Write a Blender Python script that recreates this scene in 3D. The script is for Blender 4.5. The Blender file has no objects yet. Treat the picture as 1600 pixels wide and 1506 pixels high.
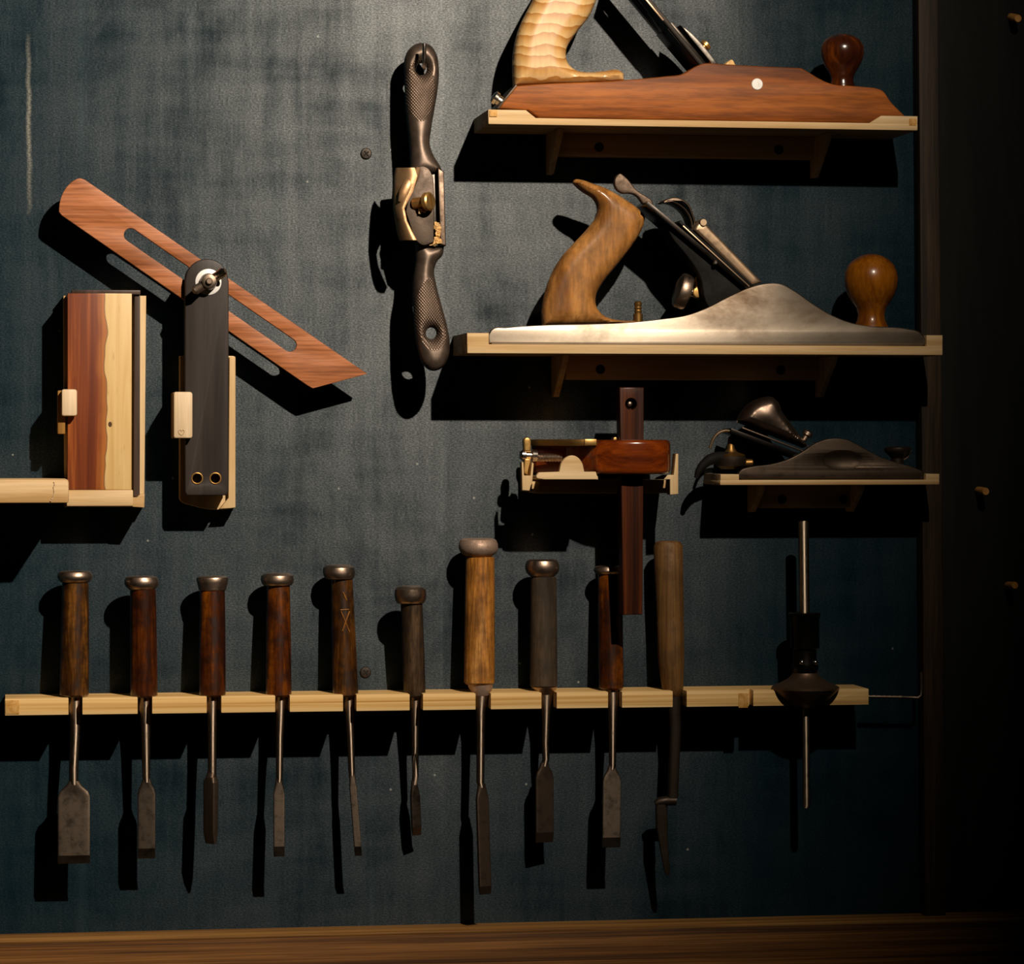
import bpy, bmesh, math, random
import numpy as np
from mathutils import Vector, Matrix
from mathutils.geometry import delaunay_2d_cdt
random.seed(7)
C = bpy.context.scene.collection
sc = bpy.context.scene

# ------------------------------------------------------------------ camera, world, lamp, exposure
F, D, XC = 5150.0, 2.86, -1.0
YAW = math.atan((800 - XC) / F)
PITCH = math.atan(66 / F)
cam = bpy.data.cameras.new('camera')
cam.sensor_fit = 'HORIZONTAL'; cam.sensor_width = 36.0
cam.lens = 36.0 * F / 1600.0
cam.clip_start = .05
camo = bpy.data.objects.new('camera', cam); C.objects.link(camo)
ROT = Matrix.Rotation(-YAW, 3, 'Z') @ Matrix.Rotation(math.pi / 2 - PITCH, 3, 'X')
camo.location = (0, -D, 0)
camo.rotation_euler = ROT.to_euler()
sc.camera = camo

def U(u, v, d=0.0):
    """point on the plane d metres in front of the wall that the photo shows at (u, v)"""
    r = ROT @ Vector(((u - 800) / F, (753 - v) / F, -1.0))
    t = (D - d) / r.y
    return Vector((r.x * t, -d, r.z * t))
S = .000554          # metres per pixel at the tools

w = bpy.data.worlds.new('world'); sc.world = w; w.use_nodes = True
w.node_tree.nodes['Background'].inputs[0].default_value = (.85, 1.0, .92, 1)
w.node_tree.nodes['Background'].inputs[1].default_value = .0022

lp = U(1222, -942, 0); lp.y = -1.41
ld = bpy.data.lights.new('spot_lamp', 'SPOT')
ld.energy = 200; ld.color = (1.0, .855, .685); ld.shadow_soft_size = .012
ld.spot_size = math.radians(92); ld.spot_blend = 1.0
lo = bpy.data.objects.new('spot_lamp', ld); C.objects.link(lo)
lo.location = lp
aim = U(-600, 0, 0)
lo.rotation_euler = (aim - lp).to_track_quat('-Z', 'Y').to_euler()

sc.view_settings.view_transform = 'Standard'
sc.view_settings.look = 'None'
sc.view_settings.exposure = 0.0
sc.view_settings.gamma = 1.0
sc.view_settings.use_curve_mapping = False

# ------------------------------------------------------------------ materials
class NT:
    def __init__(s, name):
        s.m = bpy.data.materials.new(name); s.m.use_nodes = True
        s.t = s.m.node_tree; s.n = s.t.nodes; s.b = s.n['Principled BSDF']
    def add(s, typ, **kw):
        x = s.n.new(typ)
        for k, v in kw.items(): setattr(x, k, v)
        return x
    def link(s, a, b): s.t.links.new(a, b)
    def coords(s, scale=(1, 1, 1), rot=(0, 0, 0), rand=True, loc=(0, 0, 0)):
        tc = s.add('ShaderNodeTexCoord'); out = tc.outputs['Object']
        mp = s.add('ShaderNodeMapping')
        s.link(out, mp.inputs[0])
        mp.inputs['Rotation'].default_value = rot; mp.inputs['Scale'].default_value = scale; mp.inputs['Location'].default_value = loc
        out = mp.outputs[0]
        if rand:
            oi = s.add('ShaderNodeObjectInfo')
            mu = s.add('ShaderNodeMath', operation='MULTIPLY'); s.link(oi.outputs['Random'], mu.inputs[0]); mu.inputs[1].default_value = 37.0
            va = s.add('ShaderNodeVectorMath', operation='ADD'); s.link(out, va.inputs[0]); s.link(mu.outputs[0], va.inputs[1])
            out = va.outputs[0]
        return out
    def noise(s, vec, scale=5, detail=4, rough=.55, dist=0.0):
        x = s.add('ShaderNodeTexNoise'); s.link(vec, x.inputs['Vector'])
        x.inputs['Scale'].default_value = scale; x.inputs['Detail'].default_value = detail
        x.inputs['Roughness'].default_value = rough; x.inputs['Distortion'].default_value = dist
        return x.outputs['Fac']
    def ramp(s, fac, stops):
        x = s.add('ShaderNodeValToRGB'); s.link(fac, x.inputs[0])
        e = x.color_ramp.elements
        while len(e) < len(stops): e.new(.5)
        for i, (p, c) in enumerate(stops):
            e[i].position = p
            e[i].color = (c, c, c, 1) if not isinstance(c, (tuple, list)) else (c[0], c[1], c[2], 1)
        return x.outputs[0]
    def mix(s, fac, a, b, mode='MIX'):
        x = s.add('ShaderNodeMix', data_type='RGBA', blend_type=mode)
        for val, i in ((fac, 0), (a, 6), (b, 7)):
            if hasattr(val, 'is_linked'): s.link(val, x.inputs[i])
            elif i == 0: x.inputs[0].default_value = val
            else: x.inputs[i].default_value = (val[0], val[1], val[2], 1)
        return x.outputs[2]
    def math(s, op, a, b=None, clamp=False):
        x = s.add('ShaderNodeMath', operation=op); x.use_clamp = clamp
        for i, val in enumerate((a, b)):
            if val is None: continue
            if hasattr(val, 'is_linked'): s.link(val, x.inputs[i])
            else: x.inputs[i].default_value = val
        return x.outputs[0]
    def bump(s, h, strength=.2, dist=.001):
        x = s.add('ShaderNodeBump'); s.link(h, x.inputs['Height'])
        x.inputs['Strength'].default_value = strength; x.inputs['Distance'].default_value = dist
        s.link(x.outputs[0], s.b.inputs['Normal'])
    def setp(s, **kw):
        for k, v in kw.items():
            s.b.inputs[k.replace('_', ' ')].default_value = v
    def color(s, c): s.link(c, s.b.inputs['Base Color'])

def sat(c, k=1.22):
    l = .3 * c[0] + .59 * c[1] + .11 * c[2]
    return tuple(max(.0025, l + (x - l) * k) for x in c)

def wood(name, dark, mid, light, axis='X', scale=55, stretch=.07, rough=.5, coat=0.0, bump=.15, rot=(0, 0, 0), pores=.25, spec=.25, dirt=0.0, k=1.22):
    m = NT(name); dark, mid, light = sat(dark, k), sat(mid, k), sat(light, k)
    sc3 = {'X': (stretch, 1, 1), 'Y': (1, stretch, 1), 'Z': (1, 1, stretch)}[axis]
    v = m.coords(sc3, rot)
    n1 = m.noise(v, scale, 5, .6, .6)
    n2 = m.noise(v, scale * 7, 3, .6)
    col = m.ramp(n1, [(.36, dark), (.5, mid), (.64, light)])
    fine = m.ramp(n2, [(.35, 1 - pores), (.6, 1.0)])
    col = m.mix(1.0, col, fine, 'MULTIPLY')
    if dirt:
        vb = m.coords((1, 1, 1))
        nb = m.noise(vb, 60, 5, .65)
        col = m.mix(m.ramp(nb, [(.42, 0.0), (.62, dirt)]), col, tuple(x * .25 for x in dark))
        m.link(m.ramp(nb, [(.35, rough * .8), (.65, min(1, rough * 1.5))]), m.b.inputs['Roughness'])
    m.color(col)
    m.setp(Roughness=rough, Coat_Weight=coat, Coat_Roughness=.18, Specular_IOR_Level=spec)
    m.bump(n2, bump, .0006)
    return m.m

def metal(name, col, rough=.4, metallic=1.0, dirt=(.05, .03, .02), amount=.5, scale=60, bump=.08, stretch=(1, 1, 1), aniso=0.0):
    m = NT(name)
    v = m.coords(stretch)
    n = m.noise(v, scale, 6, .65, .3)
    n2 = m.noise(v, scale * 9, 3, .6)
    c = m.mix(m.ramp(n, [(.45, 0.0), (.7, amount)]), col, dirt)
    m.color(c)
    m.link(m.ramp(n, [(.3, rough * .85), (.75, min(1, rough * 1.5))]), m.b.inputs['Roughness'])
    m.setp(Metallic=metallic, Anisotropic=aniso)
    if aniso:
        tg = m.add('ShaderNodeTangent', direction_type='RADIAL', axis='X'); m.link(tg.outputs[0], m.b.inputs['Tangent'])
    m.bump(n2, bump, .0004)
    return m.m

PINE = wood('pine', (.44, .28, .135), (.56, .40, .225), (.64, .485, .30), 'X', 70, .05, .55, bump=.1, pores=.1, k=1.14)
PINEZ = wood('pine_upright', (.44, .28, .135), (.56, .40, .225), (.64, .485, .30), 'Z', 70, .05, .55, bump=.1, pores=.1, k=1.14)
PINEEND = wood('pine_end_grain', (.42, .22, .08), (.55, .33, .14), (.60, .38, .18), 'Y', 160, .05, .6, bump=.1, pores=.2)
PLY = wood('laminated_pine', (.44, .24, .085), (.70, .47, .22), (.84, .64, .37), 'X', 170, .006, .5, bump=.12, pores=.1, k=1.15)
MAHOG = wood('mahogany', (.13, .042, .016), (.25, .083, .030), (.34, .125, .045), 'X', 45, .09, .5, bump=.1, pores=.4, spec=.15)
BEAMW = wood('dark_rosewood', (.022, .008, .005), (.065, .021, .011), (.14, .042, .018), 'Z', 110, .02, .35, bump=.1, pores=.3)
FENCEW = wood('red_rosewood', (.04, .010, .005), (.12, .028, .011), (.20, .05, .019), 'X', 70, .05, .24, coat=.5, bump=.05, pores=.25)
BEVW = wood('reddish_bevel_wood', (.20, .075, .035), (.33, .135, .07), (.42, .19, .11), 'X', 80, .05, .45, bump=.1, pores=.35, rot=(0, math.radians(-34), 0))
EBONY = wood('ebony', (.018, .014, .013), (.028, .023, .021), (.038, .031, .028), 'Z', 60, .06, .42, bump=.05, pores=.15)
STRIP = wood('dark_strip_wood', (.03, .02, .016), (.045, .03, .024), (.06, .04, .032), 'Z', 60, .06, .5, bump=.05, pores=.2)
TOTEW = wood('worn_beech', (.20, .08, .022), (.40, .185, .06), (.53, .27, .10), 'Z', 30, .16, .36, coat=.2, bump=.1, pores=.35, dirt=.4, k=1.08, rot=(0, math.radians(25), 0))
KNOBW = wood('brown_knob_wood', (.12, .04, .012), (.20, .075, .02), (.27, .11, .032), 'Z', 50, .12, .32, coat=.3, bump=.05, pores=.3)
LACQ = wood('dark_lacquered_wood', (.02, .006, .003), (.045, .013, .005), (.17, .05, .013), 'Z', 40, .2, .2, coat=1.0, bump=.03, pores=.2)
H_RED = wood('varnished_red_brown', (.026, .008, .003), (.075, .022, .007), (.21, .07, .018), 'Z', 60, .1, .3, coat=.9, bump=.15, pores=.45, dirt=.75)
H_BROWN = wood('varnished_brown', (.023, .010, .004), (.066, .027, .010), (.17, .078, .028), 'Z', 70, .08, .32, coat=.8, bump=.2, pores=.5, dirt=.75)
H_DARK = wood('dark_aged_wood', (.022, .013, .008), (.055, .034, .02), (.105, .066, .04), 'Z', 90, .06, .5, coat=.1, bump=.25, pores=.55, dirt=.5)
H_AMBER = wood('amber_worn_wood', (.22, .085, .022), (.42, .18, .05), (.54, .27, .095), 'Z', 80, .05, .45, coat=.15, bump=.3, pores=.55, dirt=.5, k=1.12)
H_GREY = wood('grey_brown_wood', (.03, .022, .016), (.06, .045, .032), (.085, .062, .043), 'Z', 60, .08, .45, coat=.1, bump=.15, pores=.3, dirt=.4)
H_TAN = wood('dull_tan_wood', (.07, .034, .015), (.125, .066, .03), (.17, .095, .043), 'Z', 90, .03, .5, bump=.2, pores=.35, dirt=.35)
POSTW = wood('dark_stained_post', (.012, .007, .004), (.03, .018, .010), (.05, .03, .017), 'Z', 60, .04, .6, bump=.3, pores=.5)
RAILW = wood('brown_frame_wood', (.05, .02, .007), (.15, .066, .023), (.24, .115, .045), 'X', 190, .008, .55, bump=.3, pores=.5)
DOWEL = wood('dowel_wood', (.45, .22, .08), (.55, .30, .12), (.62, .36, .16), 'Y', 120, .1, .55, pores=.15)
CHIPW = wood('pale_shaving_wood', (.6, .38, .18), (.7, .48, .26), (.78, .58, .36), 'Z', 90, .2, .6)
CLIPW = wood('pale_clip_wood', (.56, .41, .24), (.68, .52, .34), (.76, .60, .42), 'Z', 80, .06, .55, bump=.08, pores=.1, k=1.0)
BROWNSIDE = wood('brown_stained_pine', (.20, .10, .035), (.28, .15, .055), (.34, .19, .075), 'Z', 70, .08, .6, bump=.1)

HOOP = metal('hammered_bronze_steel', (.46, .34, .26), .34, 1.0, (.10, .06, .04), .6, 130, .25)
HOOPDULL = metal('dull_mushroomed_hoop', (.42, .30, .23), .55, .7, (.16, .08, .05), .6, 130, .5)
STEEL = metal('aged_steel', (.26, .20, .152), .36, 1.0, (.10, .065, .045), .7, 110, .12)
STEELD = metal('dark_blade_steel', (.12, .085, .062), .42, .9, (.05, .032, .022), .7, 110, .12)
BRIGHT = metal('bright_steel', (.60, .54, .48), .2, 1.0, (.3, .25, .2), .3, 90, .0)
SILVER = metal('silver_disc', (.72, .70, .68), .5, .25, (.5, .48, .45), .4, 150, .05)
CASTIRON = metal('worn_cast_iron', (.33, .275, .215), .40, .97, (.085, .05, .027), 1.0, 16, .12, (.45, 1, 1), .72)
JAPAN = metal('black_japanning', (.006, .0055, .005), .6, .0, (.004, .004, .004), .5, 60, .05)
JAPAN.node_tree.nodes['Principled BSDF'].inputs['Specular IOR Level'].default_value = .15
DARKST = metal('dark_iron', (.048, .033, .023), .42, .75, (.02, .015, .012), .5, 60, .1)
LEVCAP = metal('bronzed_lever_cap', (.48, .34, .22), .38, .9, (.2, .1, .05), .5, 60, .05)
BRASS = metal('brass', (.70, .42, .14), .35, .9, (.25, .12, .04), .5, 80, .08)
BRASSOLD = metal('old_brass', (.32, .175, .05), .38, .9, (.12, .06, .02), .6, 80, .08)
BRONZE = metal('tan_bronze_cap', (.50, .30, .15), .42, .75, (.16, .075, .035), .75, 70, .12)
BLOCKI = metal('dark_bronze_iron', (.055, .039, .027), .42, .9, (.04, .028, .02), .6, 60, .08)
BLOCKC = metal('bronze_plated_cap', (.30, .22, .17), .33, 1.0, (.10, .065, .05), .6, 60, .03)
SCREWM = metal('dark_screw', (.05, .04, .032), .5, .7, (.02, .015, .01), .8, 200, .3)
BLACKHOLE = metal('recess_shade', (.008, .006, .005), .8, 0, (.005, .004, .003), .5)  # near-black stands in for the shade inside holes and slots
SOOT = metal('blackened_steel', (.022, .018, .015), .28, .9, (.01, .008, .007), .5, 60, .05)
PENCIL = metal('brown_pencil', (.42, .29, .17), .8, 0, (.5, .36, .22), .5)
def turned(name, col, dirt, amount=.35, rough=.45):
    mat = metal(name, col, rough, 1.0, dirt, amount, 110, 0.0)
    t = mat.node_tree; b = t.nodes['Principled BSDF']
    b.inputs['Anisotropic'].default_value = .85; b.inputs['Anisotropic Rotation'].default_value = .25
    tg = t.nodes.new('ShaderNodeTangent'); tg.direction_type = 'RADIAL'; tg.axis = 'Z'; t.links.new(tg.outputs[0], b.inputs['Tangent'])
    return mat
TURNED = turned('turned_steel', (.40, .31, .235), (.10, .065, .045))
TURNEDB = turned('polished_turned_rod', (.62, .50, .38), (.3, .22, .15), .2)

def make_ash():
    m = NT('figured_ash')
    v = m.coords((1, 1, 1), rand=False)
    n = m.noise(v, 22, 3, .5)
    wv = m.add('ShaderNodeTexWave', wave_type='BANDS', bands_direction='Z', wave_profile='SAW')
    m.link(v, wv.inputs['Vector']); wv.inputs['Scale'].default_value = 34; wv.inputs['Distortion'].default_value = 5.5
    wv.inputs['Detail'].default_value = 2.5; wv.inputs['Detail Scale'].default_value = 1.2
    c = m.ramp(wv.outputs['Fac'], [(0, (.66, .44, .20)), (.55, (.55, .31, .105)), (.93, (.40, .17, .035)), (1, (.62, .40, .17))])
    f = m.noise(m.coords((1, 1, .15), rand=False), 300, 3)
    c = m.mix(1.0, c, m.ramp(f, [(.35, .86), (.6, 1.0)]), 'MULTIPLY')
    m.color(c); m.setp(Roughness=.38, Coat_Weight=.2, Coat_Roughness=.25)
    m.bump(f, .08, .0005)
    return m.m
ASH = make_ash()

def make_twotone(x0, zk, xk):
    """red-brown heartwood left, yellow sapwood right, wavy border, knot near zk"""
    m = NT('two_tone_heart_and_sapwood')
    v = m.coords(rand=False)
    sp = m.add('ShaderNodeSeparateXYZ'); m.link(v, sp.inputs[0])
    nz = m.noise(m.coords((.2, .2, 1), rand=False), 26, 1.5, .4)
    kd = m.math('MULTIPLY', m.math('SUBTRACT', sp.outputs['Z'], zk), 60.0)
    kb = m.math('DIVIDE', 1.0, m.math('ADD', 1.0, m.math('MULTIPLY', kd, kd)))
    wob = m.math('ADD', m.math('MULTIPLY', m.math('SUBTRACT', nz, .5), .016), m.math('MULTIPLY', kb, .004))
    xr = m.math('SUBTRACT', m.math('SUBTRACT', sp.outputs['X'], x0), wob)
    fac = m.math('MULTIPLY', m.math('ADD', xr, .0004), 1300.0, True)
    gr = m.noise(m.coords((1, 1, .03), rand=False), 150, 5, .6, .8)
    heart = m.ramp(gr, [(.3, (.085, .015, .004)), (.5, (.17, .036, .008)), (.68, (.33, .09, .016))])
    edge = m.math('MULTIPLY', m.math('ADD', xr, .0075), 140.0, True)
    heart = m.mix(m.math('MULTIPLY', edge, .75), heart, (.42, .15, .03))
    line = m.math('LESS_THAN', m.math('ABSOLUTE', xr), .0006)
    sap = m.ramp(gr, [(.3, (.50, .31, .105)), (.5, (.58, .38, .15)), (.7, (.65, .46, .21))])
    fl = m.noise(m.coords((1, 1, .12), rand=False), 420, 2)
    sap = m.mix(m.ramp(fl, [(.66, 0.0), (.74, .35)]), sap, (.34, .18, .05))
    c = m.mix(fac, heart, sap)
    c = m.mix(m.math('MULTIPLY', line, .6), c, (.10, .035, .012))
    dx = m.math('MULTIPLY', m.math('SUBTRACT', sp.outputs['X'], xk), 1.0)
    dz = m.math('MULTIPLY', m.math('SUBTRACT', sp.outputs['Z'], zk), .7)
    r2 = m.math('SQRT', m.math('ADD', m.math('MULTIPLY', dx, dx), m.math('MULTIPLY', dz, dz)))
    c = m.mix(m.math('LESS_THAN', r2, .0016), c, (.07, .03, .012))
    m.color(c); m.setp(Roughness=.4, Coat_Weight=.1)
    return m.m

def make_knurl(zones):
    """dark cast iron, diamond cut in the two grip zones given as (x, z, rx, rz)"""
    m = NT('knurled_cast_iron')
    v = m.coords(rand=False)
    sp = m.add('ShaderNodeSeparateXYZ'); m.link(v, sp.inputs[0])
    n = m.noise(m.coords(rand=False), 90, 5, .6)
    hs = []
    for ang in (38, -38):
        vv = m.coords(rot=(0, math.radians(ang), 0), rand=False)
        wv = m.add('ShaderNodeTexWave', wave_type='BANDS', bands_direction='X'); m.link(vv, wv.inputs['Vector'])
        wv.inputs['Scale'].default_value = 175; hs.append(wv.outputs['Fac'])
    h = m.math('MULTIPLY', hs[0], m.math('ADD', m.math('MULTIPLY', hs[1], .6), .4))
    mask = None
    for (x, z, rx, rz) in zones:
        a = m.math('DIVIDE', m.math('SUBTRACT', sp.outputs['X'], x), rx); b = m.math('DIVIDE', m.math('SUBTRACT', sp.outputs['Z'], z), rz)
        r = m.math('ADD', m.math('POWER', m.math('ABSOLUTE', a), 2.0), m.math('POWER', m.math('ABSOLUTE', b), 2.0))
        k = m.math('MULTIPLY', m.math('SUBTRACT', 1.0, r), 8.0, True)
        mask = k if mask is None else m.math('MAXIMUM', mask, k)
    hh = m.math('MULTIPLY', h, mask)
    c = m.mix(m.ramp(n, [(.4, 0.0), (.7, .8)]), (.115, .082, .062), (.04, .028, .02))
    c = m.mix(m.math('MULTIPLY', mask, m.math('MULTIPLY', h, .7)), c, (.25, .165, .115))
    m.color(c); m.setp(Metallic=.7, Roughness=.42)
    m.bump(hh, .8, .0006)
    return m.m

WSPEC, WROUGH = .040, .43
def make_wall():
    m = NT('weathered_blue_paint')
    v = m.coords(rand=False)
    sp = m.add('ShaderNodeSeparateXYZ'); m.link(v, sp.inputs[0])
    # brushed canvas-like relief: short horizontal threads, longer vertical brush marks
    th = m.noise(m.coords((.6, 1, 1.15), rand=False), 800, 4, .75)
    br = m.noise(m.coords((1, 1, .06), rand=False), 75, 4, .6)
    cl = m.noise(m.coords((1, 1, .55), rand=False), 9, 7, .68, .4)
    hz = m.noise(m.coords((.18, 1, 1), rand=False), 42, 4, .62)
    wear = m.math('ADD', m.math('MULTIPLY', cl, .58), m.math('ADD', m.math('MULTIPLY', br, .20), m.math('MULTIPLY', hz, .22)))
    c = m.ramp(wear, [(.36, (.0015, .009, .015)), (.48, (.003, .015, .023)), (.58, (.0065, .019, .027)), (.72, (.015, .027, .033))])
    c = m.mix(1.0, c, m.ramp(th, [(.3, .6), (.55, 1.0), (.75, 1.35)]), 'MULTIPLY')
    # sheen rubbed off in patches; strips dimmed rightward paint in the light's falloff
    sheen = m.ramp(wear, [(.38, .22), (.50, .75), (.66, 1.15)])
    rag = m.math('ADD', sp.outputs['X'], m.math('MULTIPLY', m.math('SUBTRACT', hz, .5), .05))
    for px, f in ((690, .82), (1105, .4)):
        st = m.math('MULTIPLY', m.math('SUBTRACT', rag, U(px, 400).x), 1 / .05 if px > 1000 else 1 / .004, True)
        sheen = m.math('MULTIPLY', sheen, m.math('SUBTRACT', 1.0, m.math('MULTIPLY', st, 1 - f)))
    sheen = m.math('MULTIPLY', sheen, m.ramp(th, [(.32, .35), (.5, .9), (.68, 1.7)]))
    # old vertical joints of the sheet, filled and painted over
    for (px, wd, s) in ((580, .0030, .55), (690, .0016, .6), (128, .006, .45), (300, .010, .2), (432, .014, .18)):
        x0 = U(px, 400).x
        a = m.math('ABSOLUTE', m.math('SUBTRACT', m.math('SUBTRACT', sp.outputs['X'], x0), m.math('MULTIPLY', m.math('SUBTRACT', br, .5), .002)))
        k = m.math('SUBTRACT', 1.0, m.math('DIVIDE', a, wd), True)
        nn = m.noise(m.coords((.1, .1, 1), rand=False, loc=(px, 0, 0)), 12, 4)
        k = m.math('MULTIPLY', k, m.math('MULTIPLY', m.ramp(nn, [(.35, 0.15), (.6, 1.0)]), s))
        c = m.mix(k, c, (.014, .034, .044))
    # pale scuff high on the left
    a = m.math('ABSOLUTE', m.math('SUBTRACT', m.math('SUBTRACT', sp.outputs['X'], U(45, 200).x), m.math('MULTIPLY', m.math('SUBTRACT', hz, .5), .006)))
    k = m.math('SUBTRACT', 1.0, m.math('DIVIDE', a, .0026), True)
    za = m.math('ABSOLUTE', m.math('SUBTRACT', sp.outputs['Z'], U(45, 195).z))
    k2 = m.math('SUBTRACT', 1.0, m.math('DIVIDE', za, .078), True)
    k = m.math('MULTIPLY', m.math('MULTIPLY', k, m.math('POWER', k2, .5)), m.ramp(th, [(.35, .2), (.6, 1.0)]))
    c = m.mix(m.math('MULTIPLY', k, .9), c, (.26, .25, .21))
    # white flecks
    fl = m.add('ShaderNodeTexVoronoi'); m.link(v, fl.inputs['Vector']); fl.inputs['Scale'].default_value = 42
    sel = m.math('MULTIPLY', m.math('LESS_THAN', fl.outputs['Distance'], .045), m.math('GREATER_THAN', m.noise(v, 30, 1), .52))
    c = m.mix(m.math('MULTIPLY', sel, .55), c, (.30, .32, .30))
    m.color(c)
    m.setp(Roughness=.8, Specular_IOR_Level=0.0)
    hgt = m.math('ADD', m.math('MULTIPLY', th, .6), m.math('MULTIPLY', br, .5))
    m.bump(hgt, .2, .0010)
    # satin varnish brushed up and down: its highlight is drawn out vertically
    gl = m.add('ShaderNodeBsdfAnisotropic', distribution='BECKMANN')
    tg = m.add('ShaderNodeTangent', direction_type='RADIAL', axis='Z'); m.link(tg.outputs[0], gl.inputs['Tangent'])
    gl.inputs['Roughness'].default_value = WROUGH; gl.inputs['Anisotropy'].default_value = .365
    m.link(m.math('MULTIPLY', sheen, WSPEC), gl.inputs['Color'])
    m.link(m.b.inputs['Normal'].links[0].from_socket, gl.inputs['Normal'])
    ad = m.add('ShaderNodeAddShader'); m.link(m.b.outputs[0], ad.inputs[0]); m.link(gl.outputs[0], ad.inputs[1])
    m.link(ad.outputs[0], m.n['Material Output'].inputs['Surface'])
    return m.m
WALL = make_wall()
DARKWALL = wood('black_stained_panel', (.004, .0045, .004), (.007, .0075, .0065), (.010, .011, .009), 'Z', 30, .1, .75, bump=.1, pores=.2, spec=.2)

# ------------------------------------------------------------------ mesh helpers
ORG = {}
def org(o):
    while o is not None:
        if o.name in ORG: return ORG[o.name]
        o = o.parent
    return Vector((0, 0, 0))

def thing(name, label, cat, loc, group=None):
    o = bpy.data.objects.new(name, None); C.objects.link(o)
    o.location = loc; o.empty_display_size = .02
    o['label'] = label; o['category'] = cat
    if group: o['group'] = group
    ORG[o.name] = Vector(loc)
    return o

def put(name, me, mat, parent=None, label=None, sharp=35, kind=None):
    """link a world-space mesh as one object under parent (or as a structure when it has none)"""
    if parent is not None:
        base = org(parent)
    else:
        vs = [v.co for v in me.vertices]
        base = Vector((0, 0, 0)) if kind == 'structure' else sum(vs, Vector()) / max(1, len(vs))
    me.transform(Matrix.Translation(-base))
    me.name = name
    me.materials.clear(); me.materials.append(mat)
    for p in me.polygons: p.use_smooth = True
    me.set_sharp_from_angle(angle=math.radians(sharp))
    o = bpy.data.objects.new(name, me); C.objects.link(o)
    if parent is not None: o.parent = parent
    else:
        o.location = base; ORG[o.name] = base
    if label: o['label'] = label
    if kind: o['kind'] = kind
    return o

def tag(o, label, cat, group=None):
    o['label'] = label; o['category'] = cat
    if group: o['group'] = group
    return o

def to_mesh(bm):
    bmesh.ops.recalc_face_normals(bm, faces=bm.faces)
    me = bpy.data.meshes.new('m'); bm.to_mesh(me); bm.free(); return me

def join(*meshes):
    bm = bmesh.new()
    for me in meshes: bm.from_mesh(me)
    out = bpy.data.meshes.new('m'); bm.to_mesh(out); bm.free()
    return out

def smooth(pts, seg=6, closed=True):
    """Catmull-Rom through (u, v[, corner]) points; a third item 1 keeps a corner sharp"""
    P = [Vector((p[0], p[1])) for p in pts]; K = [len(p) > 2 and p[2] for p in pts]
    n = len(P); out = []
    for i in range(n if closed else n - 1):
        j = (i + 1) % n
        p0 = P[i - 1] if (closed or i > 0) else P[i]
        p3 = P[(j + 1) % n] if (closed or j < n - 1) else P[j]
        if K[i] and K[j]:
            out.append(P[i]); continue
        L = (P[j] - P[i]).length
        def tan(q0, q1, q2):
            A, B = q1 - q0, q2 - q1; la, lb = A.length, B.length
            if la < 1e-6: return B.normalized()
            if lb < 1e-6: return A.normalized()
            return ((A / la) * lb + (B / lb) * la).normalized()
        m1 = (P[j] - P[i]) if K[i] else tan(p0, P[i], P[j]) * L
        m2 = (P[j] - P[i]) if K[j] else tan(P[i], P[j], p3) * L
        for s in range(seg):
            t = s / seg; t2 = t * t; t3 = t2 * t
            out.append(P[i] * (2 * t3 - 3 * t2 + 1) + m1 * (t3 - 2 * t2 + t) + P[j] * (3 * t2 - 2 * t3) + m2 * (t3 - t2))
    if not closed: out.append(P[-1])
    return [(p.x, p.y) for p in out]

def circle(u, v, r, n=24, ry=None):
    ry = ry or r
    return [(u + r * math.cos(2 * math.pi * i / n), v + ry * math.sin(2 * math.pi * i / n)) for i in range(n)]

def area(l): return sum(l[i - 1][0] * l[i][1] - l[i][0] * l[i - 1][1] for i in range(len(l))) / 2

def flat(loops, thick, bevel, res, fn):
    """2-D outline (first loop) with holes, given thickness and rounded edges, each vertex placed by fn(x, y, z)"""
    cu = bpy.data.curves.new('c', 'CURVE'); cu.dimensions = '2D'; cu.fill_mode = 'BOTH'
    cu.extrude = max(thick / 2 - bevel, 0); cu.bevel_depth = bevel; cu.bevel_resolution = res; cu.offset = -bevel
    for i, l in enumerate(loops):
        a = area(l)
        if (i == 0 and a < 0) or (i > 0 and a > 0): l = l[::-1]
        sp = cu.splines.new('POLY'); sp.points.add(len(l) - 1)
        for p, q in zip(sp.points, l): p.co = (q[0], q[1], 0, 1)
        sp.use_cyclic_u = True
    ob = bpy.data.objects.new('c', cu)
    me = bpy.data.meshes.new_from_object(ob)
    bpy.data.objects.remove(ob); bpy.data.curves.remove(cu)
    bm = bmesh.new(); bm.from_mesh(me); bpy.data.meshes.remove(me)
    bmesh.ops.remove_doubles(bm, verts=bm.verts, dist=1e-4)
    for v in bm.verts: v.co = fn(v.co.x, v.co.y, v.co.z)
    return to_mesh(bm)

def plate(loops, dfront, thick, bevel=.001, res=2):
    """upright plate seen face-on: outline in photo pixels on its front plane, thickness towards the wall (metres)"""
    if not isinstance(loops[0][0], (tuple, list)): loops = [loops]
    T = thick / S
    df = dfront if callable(dfront) else (lambda u, v: dfront)
    def fn(x, y, z):
        f = df(x, -y); p = U(x, -y, f)
        return Vector((p.x, -(f - thick / 2 + z * S), p.z))
    return flat([[(p[0], -p[1]) for p in l] for l in loops], T, bevel / S, res, fn)

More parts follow.
